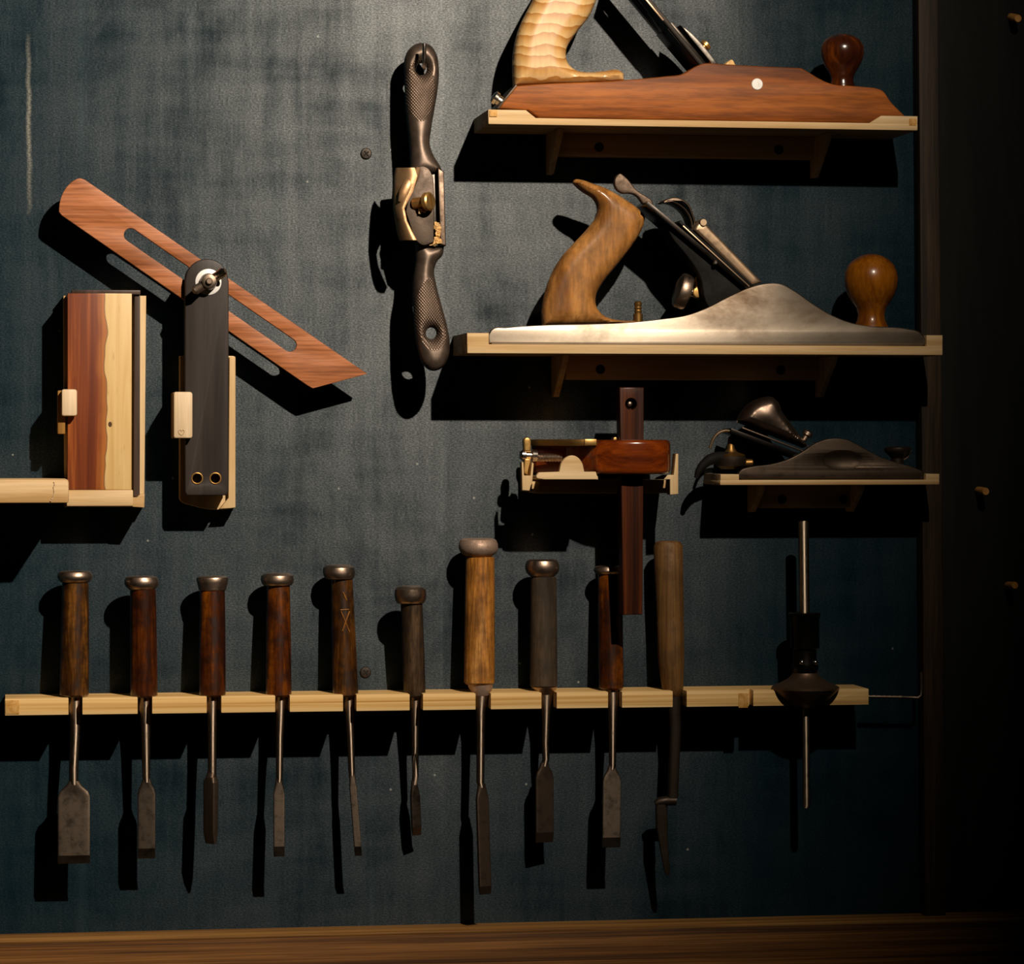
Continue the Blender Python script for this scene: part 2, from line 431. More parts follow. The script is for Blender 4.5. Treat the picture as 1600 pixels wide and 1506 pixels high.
def pillow(loops, dfront, thick, b, step=2.2, soft=6):
    """like plate(), but with generously rounded edges of radius b: a fine surface whose height falls off to the outline"""
    if not isinstance(loops[0][0], (tuple, list)): loops = [loops]
    T, b = thick / S, b / S
    df = dfront if callable(dfront) else (lambda u, v: dfront)
    rs = []
    for l in loops:
        o = []
        for i, p in enumerate(l):
            q = l[(i + 1) % len(l)]; L = math.hypot(q[0] - p[0], q[1] - p[1])
            if L < .25: continue
            k = max(1, round(L / step))
            for j in range(k): o.append((p[0] + (q[0] - p[0]) * j / k, p[1] + (q[1] - p[1]) * j / k))
        rs.append(np.array(o))
    A = np.concatenate(rs); B = np.concatenate([np.roll(r, -1, 0) for r in rs])
    def inside(p):
        x, y = p[:, 0:1], p[:, 1:2]
        c = ((A[:, 1] > y) != (B[:, 1] > y)) & (x < (B[:, 0] - A[:, 0]) * (y - A[:, 1]) / (B[:, 1] - A[:, 1] + 1e-12) + A[:, 0])
        return c.sum(1) % 2 == 1
    def dist(p):
        ab = B - A; t = ((p[:, None] - A) * ab).sum(2) / ((ab * ab).sum(1) + 1e-12)
        t = np.clip(t, 0, 1)[..., None]
        return np.sqrt((((p[:, None] - (A + t * ab)) ** 2).sum(2)).min(1))
    lo, hi = rs[0].min(0), rs[0].max(0)
    gx, gy = np.meshgrid(np.arange(lo[0], hi[0], step), np.arange(lo[1], hi[1], step))
    ii, jj = np.meshgrid(np.arange(gx.shape[1]), np.arange(gx.shape[0]))
    g = np.stack([gx + (jj % 2) * step * .5, gy], -1).reshape(-1, 2); ci = ((ii % 3 == 0) & (jj % 3 == 0)).reshape(-1)
    k = inside(g); g, ci = g[k], ci[k]
    dg_ = dist(g); k = (dg_ > step * .55) & ((dg_ < b + step * 1.5) | ci); g, dg_ = g[k], dg_[k]
    nb = len(A)
    P = np.concatenate([A, g]); dd = np.concatenate([np.zeros(nb), dg_])
    e = []; o = 0
    for r in rs:
        e += [(o + i, o + (i + 1) % len(r)) for i in range(len(r))]; o += len(r)
    V, _, Fc, ov, _, _ = delaunay_2d_cdt([Vector(p) for p in P], e, [], 0, 1e-5)
    V = np.array([(v.x, v.y) for v in V]); Fc = [f for f in Fc if len(f) == 3]
    k = inside(V[np.array(Fc)].mean(1)); Fc = [f for f, q in zip(Fc, k) if q]
    dv = np.array([dd[o_[0]] if o_ else 0.0 for o_ in ov])
    h = T / 2 - b + np.sqrt(np.maximum(0, b * b - (b - np.minimum(dv, b)) ** 2))
    bm = bmesh.new(); fr, bk = [], []
    for (u, v), z in zip(V, h):
        f = df(u, v); p = U(u, v, f); m_ = f - thick / 2
        fr.append(bm.verts.new((p.x, -(m_ + z * S), p.z))); bk.append(bm.verts.new((p.x, -(m_ - z * S), p.z)))
    cnt = {}
    for f in Fc:
        bm.faces.new([fr[i] for i in f]); bm.faces.new([bk[i] for i in reversed(f)])
        for i in range(3): cnt.setdefault(tuple(sorted((f[i], f[(i + 1) % 3]))), []).append(1)
    for (i, j), q in cnt.items():
        if len(q) == 1: bm.faces.new((fr[i], fr[j], bk[j], bk[i]))
    bmesh.ops.remove_doubles(bm, verts=bm.verts, dist=1e-6)
    inn = [v for v, z in zip(fr, dv) if z > b * .45] + [v for v, z in zip(bk, dv) if z > b * .45]
    inn = [v for v in inn if v.is_valid]
    for _ in range(soft): bmesh.ops.smooth_vert(bm, verts=inn, factor=.5, use_axis_x=False, use_axis_y=True, use_axis_z=False)
    loose = [v for v in bm.verts if not v.link_faces]
    bmesh.ops.delete(bm, geom=loose, context='VERTS')
    return to_mesh(bm)

def plan(loops, zt, zb, bevel=.001, res=2):
    """horizontal slab: outline as (x, depth) in metres, from height zb to zt"""
    if not isinstance(loops[0][0], (tuple, list)): loops = [loops]
    k = 1000.0
    T = (zt - zb) * k
    zm = (zt + zb) / 2
    return flat([[(p[0] * k, -p[1] * k) for p in l] for l in loops], T, bevel * k, res, lambda x, y, z: Vector((x / k, y / k, zm + z / k)))

def side(loops, x0, x1, bevel=.0008, res=1):
    """slab standing across the wall: outline as (depth, z) in metres, from x0 to x1"""
    k = 1000.0; T = abs(x1 - x0) * k; xm = (x0 + x1) / 2
    return flat([[(p[0] * k, p[1] * k) for p in loops]], T, bevel * k, res, lambda x, y, z: Vector((xm + z / k, -x / k, y / k)))

def box(x0, x1, z0, z1, d0, d1, bevel=.001):
    bm = bmesh.new()
    bmesh.ops.create_cube(bm, size=1)
    for v in bm.verts:
        v.co = Vector((x0 + (v.co.x + .5) * (x1 - x0), -(d0 + (.5 - v.co.y) * (d1 - d0)), z0 + (v.co.z + .5) * (z1 - z0)))
    if bevel: bmesh.ops.bevel(bm, geom=list(bm.edges), offset=bevel, segments=2, affect='EDGES', profile=.5)
    return to_mesh(bm)

def pbox(u0, v0, u1, v1, df, db, bevel=.001):
    """box from pixel corners of its front face (heights read at the left edge)"""
    a, b = U(u0, v0, df), U(u0, v1, df); c = U(u1, (v0 + v1) / 2, df)
    return box(a.x, c.x, b.z, a.z, db, df, bevel)

def loft(rings, cap=True):
    bm = bmesh.new(); R = [[bm.verts.new(p) for p in r] for r in rings]
    n = len(R[0])
    for a, b in zip(R, R[1:]):
        for i in range(n): bm.faces.new((a[i], a[(i + 1) % n], b[(i + 1) % n], b[i]))
    if cap:
        for r in (R[0], R[-1]): bm.faces.new(r)
    return to_mesh(bm)

def sup(c, X, Y, rx, ry, p=2.0, n=24, tw=0.0):
    pts = []
    for i in range(n):
        a = 2 * math.pi * (i + .5) / n; ca, sa = math.cos(a), math.sin(a)
        x = rx * math.copysign(abs(ca) ** (2 / p), ca); y = ry * math.copysign(abs(sa) ** (2 / p), sa)
        x, y = x * math.cos(tw) - y * math.sin(tw), x * math.sin(tw) + y * math.cos(tw)
        pts.append(c + X * x + Y * y)
    return pts

def lathe(A, B, prof, n=32):
    """solid of revolution from A towards B; profile = (fraction, radius in m)"""
    ax = (B - A); q = ax.normalized()
    X = q.orthogonal().normalized(); Y = q.cross(X)
    return loft([sup(A + ax * t, X, Y, max(r, 1e-5), max(r, 1e-5), 2, n) for t, r in prof])

def tube(pts, rad, n=10, flatk=1.0):
    rings = []
    X = None
    for i, p in enumerate(pts):
        t = (pts[min(i + 1, len(pts) - 1)] - pts[max(i - 1, 0)]).normalized()
        X = (t.cross(Vector((0, 1, 0))) if abs(t.y) < .95 else t.cross(Vector((1, 0, 0)))).normalized() if X is None else (X - t * X.dot(t)).normalized()
        Y = t.cross(X)
        r = rad[i] if isinstance(rad, (list, tuple)) else rad
        rings.append(sup(p, X, Y, r, r * flatk, 2, n))
    return loft(rings)

def sections(secs, dA, vA, dB, vB, n=24):
    """stack of level sections: (v, u, half width px, half thickness px, roundness, twist deg[, depth shift m])"""
    rings = []
    for s in secs:
        v, u, hw, ht, p, tw = s[:6]; off = s[6] if len(s) > 6 else 0
        d = dA + (dB - dA) * (v - vA) / (vB - vA) + off
        rings.append(sup(U(u, v, d), Vector((1, 0, 0)), Vector((0, -1, 0)), hw * S, ht * S, p, n, math.radians(tw)))
    return loft(rings)

def cut(me, cutter):
    a = bpy.data.objects.new('a', me); b = bpy.data.objects.new('b', cutter)
    C.objects.link(a); C.objects.link(b)
    md = a.modifiers.new('b', 'BOOLEAN'); md.operation = 'DIFFERENCE'; md.object = b; md.solver = 'EXACT'
    dg = bpy.context.evaluated_depsgraph_get(); dg.update()
    out = bpy.data.meshes.new_from_object(a.evaluated_get(dg))
    bpy.data.objects.remove(a); bpy.data.objects.remove(b)
    return out

def ellipsoid(c, rx, ry, rz, n=32, m=16):
    bm = bmesh.new(); bmesh.ops.create_uvsphere(bm, u_segments=n, v_segments=m, radius=1)
    for v in bm.verts: v.co = Vector((c.x + v.co.x * rx, c.y + v.co.y * ry, c.z + v.co.z * rz))
    return to_mesh(bm)

# ------------------------------------------------------------------ setting: wall, post, frame rail
xpost = U(1450, 700, 0).x
ztop, zbot = .62, U(0, 1463, 0).z
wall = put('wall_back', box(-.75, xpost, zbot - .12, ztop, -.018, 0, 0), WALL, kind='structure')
put('wall_right', box(xpost, xpost + .75, zbot - .12, ztop, -.018, 0, 0), DARKWALL, kind='structure')
post_o = [(1433, -260), (1464, -260), (1478, 1433), (1446, 1433)]
put('trim_1', plate(post_o, .020, .0198, .001), POSTW, kind='structure', label='dark stained upright batten between blue wall and black panel')
rail_top = U(0, 1463, 0).z
rail = put('trim_2', box(-.75, xpost + .75, rail_top - .15, rail_top, .0002, .040, .0012), RAILW, kind='structure', label='brown wooden frame rail along the bottom of the panel')

EDGEW = wood('lit_rail_edge', (.16, .075, .028), (.30, .16, .065), (.40, .23, .10), 'X', 150, .012, .6, bump=.3, pores=.4)  # paler tone paints the light falling on the rail's top
put('rail_top_lit', box(-.749, xpost + .749, rail_top - .0008, rail_top + .0022, .0004, .0402, .0008), EDGEW, rail, 'top edge of the rail, coloured paler as if lit')

def cross_screw(u, v, r, parent):
    c = U(u, v, 0)
    me = lathe(c + Vector((0, .001, 0)), c + Vector((0, -.0022, 0)), [(0, r * S), (.6, r * S), (.9, r * S * .85), (1, r * S * .6)], 20)
    o = put('screw_head', me, SCREWM, parent)
    for k in (0, 1):
        a = math.radians(38 + 90 * k); dx, dz = math.cos(a) * r * S * .55, math.sin(a) * r * S * .55
        put('screw_slot', tube([c + Vector((-dx, -.0021, -dz)), c + Vector((dx, -.0021, dz))], .0007, 6), BLACKHOLE, o)
cross_screw(572, 240, 9, wall)
cross_screw(571, 1050, 9, wall)

# ------------------------------------------------------------------ shelves
def shelf(label, u0, u1, vt, vb, d, lips, cleat, holes, brackets, lipv, group):
    a = U(u0, vb, d)
    t = thing('tool_shelf', label, 'shelf', Vector((a.x, -d / 2, a.z)), group)
    x0, x1 = a.x, U(u1, vb, d).x
    zt = U(u0, vt, d).z; zb = a.z
    put('shelf_board', box(x0, x1, zb, zt, .0005, d, .0009), PINE, t)
    for (la, lb, slope) in lips:                     # raised stops at both ends
        z2 = U(u0, lipv, d).z
        xa, xb = U(la, vb, d).x, U(lb, vb, d).x
        k = abs(slope) * S
        o = [(xa * 1000, zt * 1000 - .3), (xb * 1000, zt * 1000 - .3), ((xb - (k if slope > 0 else 0)) * 1000, z2 * 1000), ((xa + (k if slope < 0 else 0)) * 1000, z2 * 1000)]
        me = flat([o], (d - .001) * 1000, .5, 1, lambda x, y, z: Vector((x / 1000, -(d / 2 + z / 1000), y / 1000)))
        st = put('end_stop', me, PINE, t)
    cu0, cu1, cv0, cv1, cd = cleat
    c0 = U(cu0, cv1, cd); c1 = U(cu1, cv1, cd)
    put('wall_cleat', box(c0.x, c1.x, c0.z, zb, .0005, cd, .001), PINE, t)
    for (hu, hv) in holes:
        c = U(hu, hv, cd)
        put('screw_hole_shade', lathe(c + Vector((0, .002, 0)), c + Vector((0, -.0006, 0)), [(0, .0042), (.9, .0042), (1, .0036)], 20), BLACKHOLE, t, 'dark disc painted for the shade in a screw hole')
    for bx, zlow in brackets:
        o = [(.001, zb - .0003), (d * .72, zb - .0003), (d * .66, zb - .006), (.012, zlow), (.001, zlow)]
        put('shelf_bracket', side(o, bx, bx + .0055), PINEZ, t)
    return t, zt, x0, x1

cd = .018
zl = U(870, 620, .012).z
sh_mid, MZ, MX0, MX1 = shelf('long pine shelf carrying the metal plane, resting against the post', 730, 1473, 537.5, 552, .089,
    [(730, 764, 0), (1448, 1473, 0)], (884, 1285, 556, 593, cd), [(938, 577), (1220, 578)],
    [(U(878, 580, .04).x - .003, zl), (U(1290, 580, .04).x, zl)], 520, 'pine tool shelves')
zl = U(870, 272, .012).z
sh_top, TZ, TX0, TX1 = shelf('pine shelf under the red wooden plane at the top', 763, 1434, 183, 194, .087,
    [(763, 838, 16), (1358, 1434, -20)], (872, 1275, 205, 243, cd), [(936, 230), (1217, 234)],
    [(U(868, 240, .04).x - .002, zl), (U(1282, 240, .04).x, zl)], 171, 'pine tool shelves')
zl = U(1190, 800, .012).z
sh_blk, BZ, BX0, BX1 = shelf('short thin pine shelf carrying the small dark block plane', 1125, 1468, 750, 758, .068,
    [(1126, 1155, 0), (1447, 1468, 0)], (1190, 1330, 760, 794, cd), [(1222, 780), (1318, 780)],
    [(U(1184, 780, .03).x - .003, zl), (U(1334, 780, .03).x, zl)], 741, 'pine tool shelves')

# end-grain square left on the top shelf's stop
for (ua, ub) in ((765, 777), (1421, 1432)):
    put('end_plug', pbox(ua, 172, ub, 182, .0876, .080, .0004), PINEEND, sh_top) if ua < 1000 else \
    put('end_plug', pbox(ua, 185, ub, 196, .0876, .080, .0004), PINEEND, sh_top)

# ------------------------------------------------------------------ top plane: long wooden-bodied plane
a = U(1100, 187, .084)
tp = thing('wooden_plane', 'long red mahogany hand plane with pale ash handle on the top shelf', 'hand plane', Vector((a.x, -.05, TZ)))
body = smooth([(780, 169, 1), (808, 134, 1), (850, 131), (900, 129), (950, 127), (1000, 123), (1040, 119), (1068, 115), (1086, 104), (1098, 99.5), (1130, 100, 1),
               (1190, 103.5), (1252, 106, 1), (1266, 114), (1281, 123), (1300, 131), (1330, 134), (1366, 137, 1), (1378, 141), (1392, 159), (1416, 183, 1), (1362, 191, 1), (1358, 191.8, 1), (842, 183.8, 1), (826, 172, 1)])
put('body', plate(body, .084, .060, .0012), MAHOG, tp)
put('toe_plate', plate([(776, 169), (806, 132), (809, 134), (781, 170)], .083, .058, .0004), DARKST, tp)
c = U(778, 156, .070)
put('strike_button', lathe(c + Vector((.005, .0, -.003)), c + Vector((-.0045, 0, .0032)), [(0, .0045), (.55, .0045), (.6, .0058), (.85, .006), (1, .0035)], 24), BRIGHT, tp, 'shiny steel button at the heel')
ash = smooth([(806, 133, 1), (805, 110), (806, 80), (814, 44), (832, 6), (850, -28), (868, -62), (866, -100), (842, -136), (846, -150), (880, -146), (930, -120), (968, -88), (966, -66), (940, -12),
              (924, 24), (902, 52), (889, 76), (891, 94), (903, 106), (925, 110), (948, 108), (972, 107), (979, 112, 1), (980, 127, 1), (900, 130, 1)])
put('handle', pillow(ash, .070, .032, .014), ASH, tp, 'pale figured ash handle')
# iron assembly: blade, cap iron, lever, drawn as edge-on slabs that run across the body
def slab(line, thick_px, df, wide, bevel=.0005):
    (u0, v0), (u1, v1) = line
    L = math.hypot(u1 - u0, v1 - v0); nx, ny = (v1 - v0) / L * thick_px, -(u1 - u0) / L * thick_px
    return plate([(u0, v0), (u1, v1), (u1 + nx, v1 + ny), (u0 + nx, v0 + ny)], df, wide, bevel, 1)
def bladeplane(p0, p1, d, wide, thick, holes=()):
    """plane iron lying across the body: from p0 to p1 (pixels, at mid depth d), holes = loops in (mm along, mm across)"""
    a0, a1 = U(*p0, d), U(*p1, d); ax = (a1 - a0); L = ax.length * 1000; ax.normalize()
    nrm = ax.cross(Vector((0, -1, 0)))
    o = [(0, -wide * 500), (L, -wide * 500), (L, wide * 500), (0, wide * 500)]
    return flat([o] + list(holes), thick * 1000, .3, 1, lambda x, y, z: a0 + ax * (x / 1000) + Vector((0, -1, 0)) * (y / 1000) + nrm * (z / 1000))
slot = [(66, -2.5)] + [(99 + 9 * math.cos(t), 6.5 * math.sin(t)) for t in [math.radians(x) for x in range(-158, 159, 12)]] + [(66, 2.5)]
put('iron', bladeplane((1090, 109), (964, -43), .0545, .050, .0042, [slot]), SOOT, tp, 'blackened plane iron with keyhole slot')
put('cap_iron', slab([(1102, 106), (1047, 41)], 6, .078, .048), SOOT, tp)
put('iron_edge_lit', slab([(1038, 31), (1004, -10)], 3, .0802, .0012), LEVCAP, tp)  # bright strip paints the lit edge of the dark iron
put('lever_cap', plate(smooth([(1063, 39, 1), (1075, 47), (1100, 72), (1121, 99, 1), (1114, 102, 1), (1100, 85), (1081, 62)], 4), .077, .044, .0006), BRIGHT, tp)
put('lever_cap_base', slab([(1110, 106), (1050, 34)], 6, .076, .042), SOOT, tp)
c = U(1101, 72, .056)
put('brass_screw', lathe(c + Vector((-.003, 0, -.003)), c + Vector((.0025, 0, .0025)), [(0, .003), (.5, .003), (.55, .005), (.9, .005), (1, .003)], 20), BRASS, tp)
put('wedge_tip', plate(smooth([(1131, 104, 1), (1138, 96), (1143, 93), (1150, 102, 1)], 4), .070, .02, .001), CHIPW, tp, 'pale wedge tip in the mouth')
c = U(1183, 131.5, .084)
put('side_rivet', lathe(c + Vector((0, .003, 0)), c + Vector((0, -.0007, 0)), [(0, 9 * S), (.9, 9 * S), (1, 8.2 * S)], 28), SILVER, tp, 'silver disc set in the side')
def knob(parent, u, vb, d, prof, mat, label):
    A = U(u, vb, d); B = A + Vector((0, 0, .01))
    return put('front_knob', lathe(A, B, [((vb - v) * S / .01, r * S) for v, r in prof], 40), mat, parent, label)
knob(tp, 1316, 140, .053, [(140, 21), (133, 20), (126, 17.5), (119, 18.5), (112, 22), (104, 27), (96, 31), (86, 34), (76, 34.5), (68, 32), (61, 26.5), (56, 19), (53, 10), (52, 1)], LACQ, 'dark glossy lacquered knob')

# ------------------------------------------------------------------ metal bench plane
a = U(1100, 540, .085)
mp = thing('metal_plane', 'grey iron bench plane with brown wooden handle and knob on the long shelf', 'hand plane', Vector((a.x, -.05, MZ)))
cheek = smooth([(764, 536, 1), (764, 522), (768, 515), (790, 512), (850, 508), (920, 506.5), (980, 504), (1030, 499), (1075, 492), (1100, 483), (1140, 463), (1170, 450), (1196, 443.5), (1222, 444),
                (1243, 455), (1270, 474), (1300, 492), (1330, 504), (1370, 510.5), (1420, 514), (1438, 519), (1446, 530), (1447, 536), (1443, 539.8, 1), (1100, 538.3, 1)], 6)
me = join(plate(cheek, .0855, .0045, .001), plate(cheek, .0275, .0045, .001),
          box(U(768, 530, .085).x, U(1440, 538, .085).x, MZ + .0002, U(768, 526, .085).z, .024, .085, .0005))
put('body', me, CASTIRON, mp)
tote = smooth([(851, 509, 1), (850, 490), (853, 465), (862, 435), (880, 402), (903, 376), (925, 352), (935, 337), (937, 324), (930, 309), (915, 299), (904, 290), (899, 283), (902, 279), (912, 279), (930, 285),
               (952, 293), (978, 308), (1004, 327), (1012, 337), (1010, 349), (1000, 370), (985, 392), (965, 417), (945, 442), (935, 462), (936, 478), (945, 490), (960, 497), (980, 500), (1000, 502), (1004, 506, 1)])
put('handle', pillow(tote, .070, .027, .0125), TOTEW, mp, 'worn brown beech handle')
knob(mp, 1361, 511, .056, [(511, 27), (506, 25), (501, 22.5), (492, 21), (482, 23), (472, 30), (460, 37), (448, 41), (436, 42.5), (424, 41), (413, 36), (405, 28), (399, 18), (396, 8), (395.5, 1)], KNOBW, 'turned brown wooden knob')
put('frog', plate(smooth([(1040, 352, 1), (1050, 352), (1166, 456, 1), (1172, 470, 1), (1112, 488, 1), (1102, 470), (1094, 432), (1072, 398), (1052, 374)], 4), .074, .036, .001), JAPAN, mp, 'black frog casting')
put('iron', slab([(1176, 450), (1013, 314)], 7, .081, .050), SOOT, mp, 'dark plane iron')
put('iron_edge', slab([(1172, 447), (1068, 352)], 2.2, .0815, .003), LEVCAP, mp)  # brighter metal paints the line of light along the iron's edge
put('cap_iron', slab([(1180, 448), (1064, 344)], 5, .080, .048), JAPAN, mp)
put('lever_cap', plate(smooth([(1174, 447, 1), (1084, 359, 1), (1088, 351), (1095, 346), (1103, 349), (1115, 361), (1150, 397), (1192, 441, 1)], 4), .080, .046, .003, 3), LEVCAP, mp, 'bronzed lever cap')
put('cam_lever', plate(smooth([(1035, 315, 1), (1044, 310), (1055, 308), (1067, 311), (1077, 319), (1083, 332), (1087, 345), (1087, 354, 1), (1080, 357, 1), (1079, 347), (1073, 333), (1062, 322), (1049, 316)], 5), .068, .026, .0015, 2), STEELD, mp, 'curved cam lever')
c = U(1091, 350, .06)
put('cam_pin', lathe(c + Vector((0, .016, 0)), c + Vector((0, -.022, 0)), [(0, .0034), (.95, .0034), (1, .0028)], 20), LEVCAP, mp)
put('lateral_lever', plate(smooth([(960, 286), (962, 277), (969, 271), (977, 276), (994, 296), (1020, 321), (1016, 325), (992, 304), (984, 302), (974, 302), (965, 297)], 5), .060, .008, .001), STEELD, mp, 'paddle-ended lateral lever')
c = U(1067, 455, .056)
put('adjuster_wheel', lathe(c + Vector((-.006, 0, .002)), c + Vector((.006, 0, -.002)), [(0, .010), (.15, .0145), (.3, .0155), (.75, .0155), (.9, .0145), (1, .009)], 36), HOOP, mp, 'round adjuster wheel')
c2 = U(1098, 458, .056)
put('adjuster_shaft', lathe(c, c2, [(0, .004), (.7, .004), (.75, .006), (1, .006)], 20), BRIGHT, mp)
put('yoke_lever', plate(smooth([(1086, 436), (1090, 431), (1095, 434), (1096, 446), (1098, 456), (1095, 464), (1088, 465), (1083, 459), (1084, 452), (1088, 448), (1088, 442)], 4), .062, .010, .001), BRASS, mp)
A = U(997, 505, .056)
put('handle_bolt', lathe(A, A + Vector((0, 0, .019)), [(0, .0042), (.42, .0042), (.43, .0030), (.5, .0030), (.55, .0034), (.62, .0028), (.7, .0034), (.76, .0028), (.85, .0034), (.93, .0034), (1, .002)], 18), BRASSOLD, mp, 'brass stud with steel nut')
c = U(1118, 410, .081)
put('frog_screw', lathe(c + Vector((0, .01, 0)), c + Vector((0, -.001, 0)), [(0, .0022), (.9, .0022), (1, .0012)], 14), BRIGHT, mp)

# ------------------------------------------------------------------ block plane
a = U(1300, 750, .06)
bp = thing('block_plane', 'small dark bronze block plane with domed cap on the lowest shelf', 'hand plane', Vector((a.x, -.04, BZ)))
ck = smooth([(1155, 748, 1), (1153, 741), (1157, 735), (1175, 729), (1205, 725), (1230, 718), (1255, 705), (1275, 692), (1292, 686), (1308, 684.5), (1324, 687), (1345, 697), (1370, 711), (1400, 722), (1430, 731), (1444, 738), (1447, 749, 1)], 6)
cheek = plate(ck, .0615, .006, .001)
e = U(1316, 719, .0615)
cheek = cut(cheek, ellipsoid(Vector((e.x, e.y - .006, e.z)), 44 * S, .0095, 21 * S))
me = join(cheek, plate(ck, .0245, .005, .001), box(U(1158, 740, .06).x, U(1444, 745, .06).x, BZ + .0002, BZ + .004, .02, .061, .0004))
put('body', me, BLOCKI, bp)
capo = smooth([(1157, 659, 1), (1165, 643), (1177, 630), (1195, 621.5), (1213, 620), (1221, 626), (1229, 643), (1243, 662), (1258, 682), (1270, 697, 1), (1262, 700, 1), (1210, 680)], 6)
put('lever_cap', pillow(capo, .060, .036, .0165, 2.2, 40), BLOCKC, bp, 'domed bronze lever cap')
put('iron', slab([(1258, 712), (1143, 669)], 7, .058, .036), SOOT, bp)
put('iron_edge', slab([(1259, 705), (1160, 667)], 2.5, .0585, .004), STEELD, bp)
pts = [(1248, 711), (1220, 700), (1190, 689), (1160, 679), (1143, 674), (1132, 673), (1122, 677), (1115, 685), (1111, 694), (1109, 700)]
put('lateral_lever', tube([U(u, v, .052) for u, v in smooth(pts, 4, False)], .0013, 10, 2.2), LEVCAP, bp, 'thin curved steel lever')
A = U(1142, 733, .042)
put('adjuster_knob', lathe(A, A + Vector((0, 0, .01)), [((733 - v) * S / .01, r * S) for v, r in ((713, 22), (711, 23), (709, 19), (706, 10), (700, 6), (690, 5.5), (684, 4.5), (681, 2), (680, .3))], 36), BRASSOLD, bp, 'brass adjuster post and wheel')
put('adjuster_wheel', lathe(A, A + Vector((0, 0, .01)), [((733 - v) * S / .01, r * S) for v, r in ((733, 16), (728, 23), (722, 25), (716, 25), (712, 22))], 36), DARKST, bp, 'dark knurled wheel')
put('adjuster_lever', tube([U(u, v, .046) for u, v in smooth([(1150, 718), (1130, 714), (1112, 717), (1099, 726), (1091, 738), (1088, 747)], 4, False)], [.005 * k for k in [1] * 10 + [.9, .85, .8, .75, .7, .66, .6, .55, .5, .45, .4]][:21], 12), JAPAN, bp, 'black hooked lever')
c = U(1170, 723, .045)
put('lever_pin', lathe(c + Vector((-.005, 0, 0)), c + Vector((.004, 0, 0)), [(0, .0028), (.4, .0034), (.85, .0034), (1, .002)], 16), BRASSOLD, bp)
c = U(1261, 679, .045)
put('cap_screw', lathe(c + Vector((-.003, 0, -.005)), c + Vector((.002, 0, .003)), [(0, .0026), (.5, .0026), (.55, .0048), (.85, .0048), (1, .0028)], 20), HOOP, bp)
A = U(1402, 724, .043)
put('front_knob', lathe(A, A + Vector((0, 0, .01)), [((724 - v) * S / .01, r * S) for v, r in ((724, 10), (716, 10), (711, 14), (706, 20), (702, 21.5), (699, 21), (697.5, 17), (697, 1))], 32), DARKST, bp, 'flat brass toe knob')
c = U(1418, 713, .043)
put('throat_lever', tube([U(1408, 718, .043), U(1416, 713, .043), U(1423, 704, .043)], .0018, 8), BRIGHT, bp)

# ------------------------------------------------------------------ spokeshave on its nail
def sd(u, v): return .041 + .030 * (v - 68) / 510.0
b0 = U(660, 320, .05)
ss = thing('spokeshave', 'cast iron spokeshave with knurled handles hanging upright from a nail', 'spokeshave', b0)
def loc(u, v):
    p = U(u, v, sd(u, v)); return p - b0
za, zb_ = loc(657, 140), loc(678, 490)
KN = make_knurl([(za.x, za.z, 24 * S, 50 * S), (zb_.x, zb_.z, 30 * S, 58 * S)])
up = smooth([(634, 110), (634, 92), (642, 74), (658, 65), (674, 68), (684, 82), (688, 105), (686, 140), (681, 170), (676, 200), (674, 225), (680, 242), (690, 258), (694, 268, 1), (676, 272, 1), (642, 272, 1), (643, 250), (641, 215), (637, 180), (635, 145)], 6)
lowh = smooth([(650, 372, 1), (678, 382, 1), (696, 384, 1), (694, 397), (685, 408), (681, 420), (684, 444), (692, 475), (700, 505), (705, 535), (702, 560), (692, 575), (678, 579), (664, 570), (656, 550), (651, 520), (648, 480), (647, 440), (651, 410)], 6)
put('handle', pillow([up, circle(661, 106, 8.5, 20, 9.5)], sd, .021, .0095), KN, ss, 'upper knurled iron handle')
put('handle', pillow([lowh, circle(676, 520, 8.5, 20, 9)], sd, .021, .0095), KN, ss, 'lower knurled iron handle with a hole')
put('mouth_bar', plate([(684, 262), (694, 268), (697, 384), (688, 382)], lambda u, v: sd(u, v) + .001, .020, .001), STEELD, ss)
put('bed_plate', plate([(623, 270), (688, 262), (688, 384), (628, 366)], lambda u, v: sd(u, v) - .008, .006, .001), SOOT, ss)  # widened to the left as filler so the cast shadow is solid
# bronze cap iron: broad curved leaf on the left
rings = []
for i, (v, ul, ur) in enumerate(((262, 619, 648), (275, 617, 652), (300, 616, 645), (325, 616, 632), (345, 619, 636), (362, 622, 644), (375, 626, 651))):
    ring = []
    for k in range(9):
        f = k / 8; u = ul + (ur - ul) * f
        ring.append(U(u, v, sd(u, v) + .004 + .012 * math.sin(f * math.pi * .6)))
    back = [p + Vector((0, .009, 0)) for p in ring[::-1]]
    rings.append(ring + back)
put('cap_iron', loft(rings), BRONZE, ss, 'tan bronze cap iron')
put('iron', plate(smooth([(648, 266, 1), (655, 260), (668, 262), (675, 272), (678, 300, 1), (678, 378, 1), (660, 383), (648, 374, 1), (634, 330, 1), (640, 300)], 4), lambda u, v: sd(u, v) + .006, .0035, .0006), DARKST, ss)
put('cap_rib', tube([U(u, v, sd(u, v) + d) for u, v, d in ((654, 263, .006), (647, 275, .010), (639, 288, .0125), (632, 301, .0135), (629, 314, .0125), (632, 325, .010))], [.002, .0045, .0055, .005, .004, .001], 14, .7), BRONZE, ss)
c = U(648, 318, sd(648, 318) + .006)
q = Vector((.0125, -.0115, .0015))
ts = put('thumb_screw', lathe(c, c + q, [(0, .0050), (.6, .0046), (.66, .0070), (.72, .0078), (.93, .0078), (1, .0066)], 28), BRASS, ss, 'brass thumb screw')
cc = c + q * 1.01
put('screw_slot', tube([cc + Vector((-.001, -.001, .0058)), cc + Vector((.001, .001, -.0058))], .0006, 6), BRASSOLD, ts)
bm = bmesh.new(); rnd = random.Random(3)
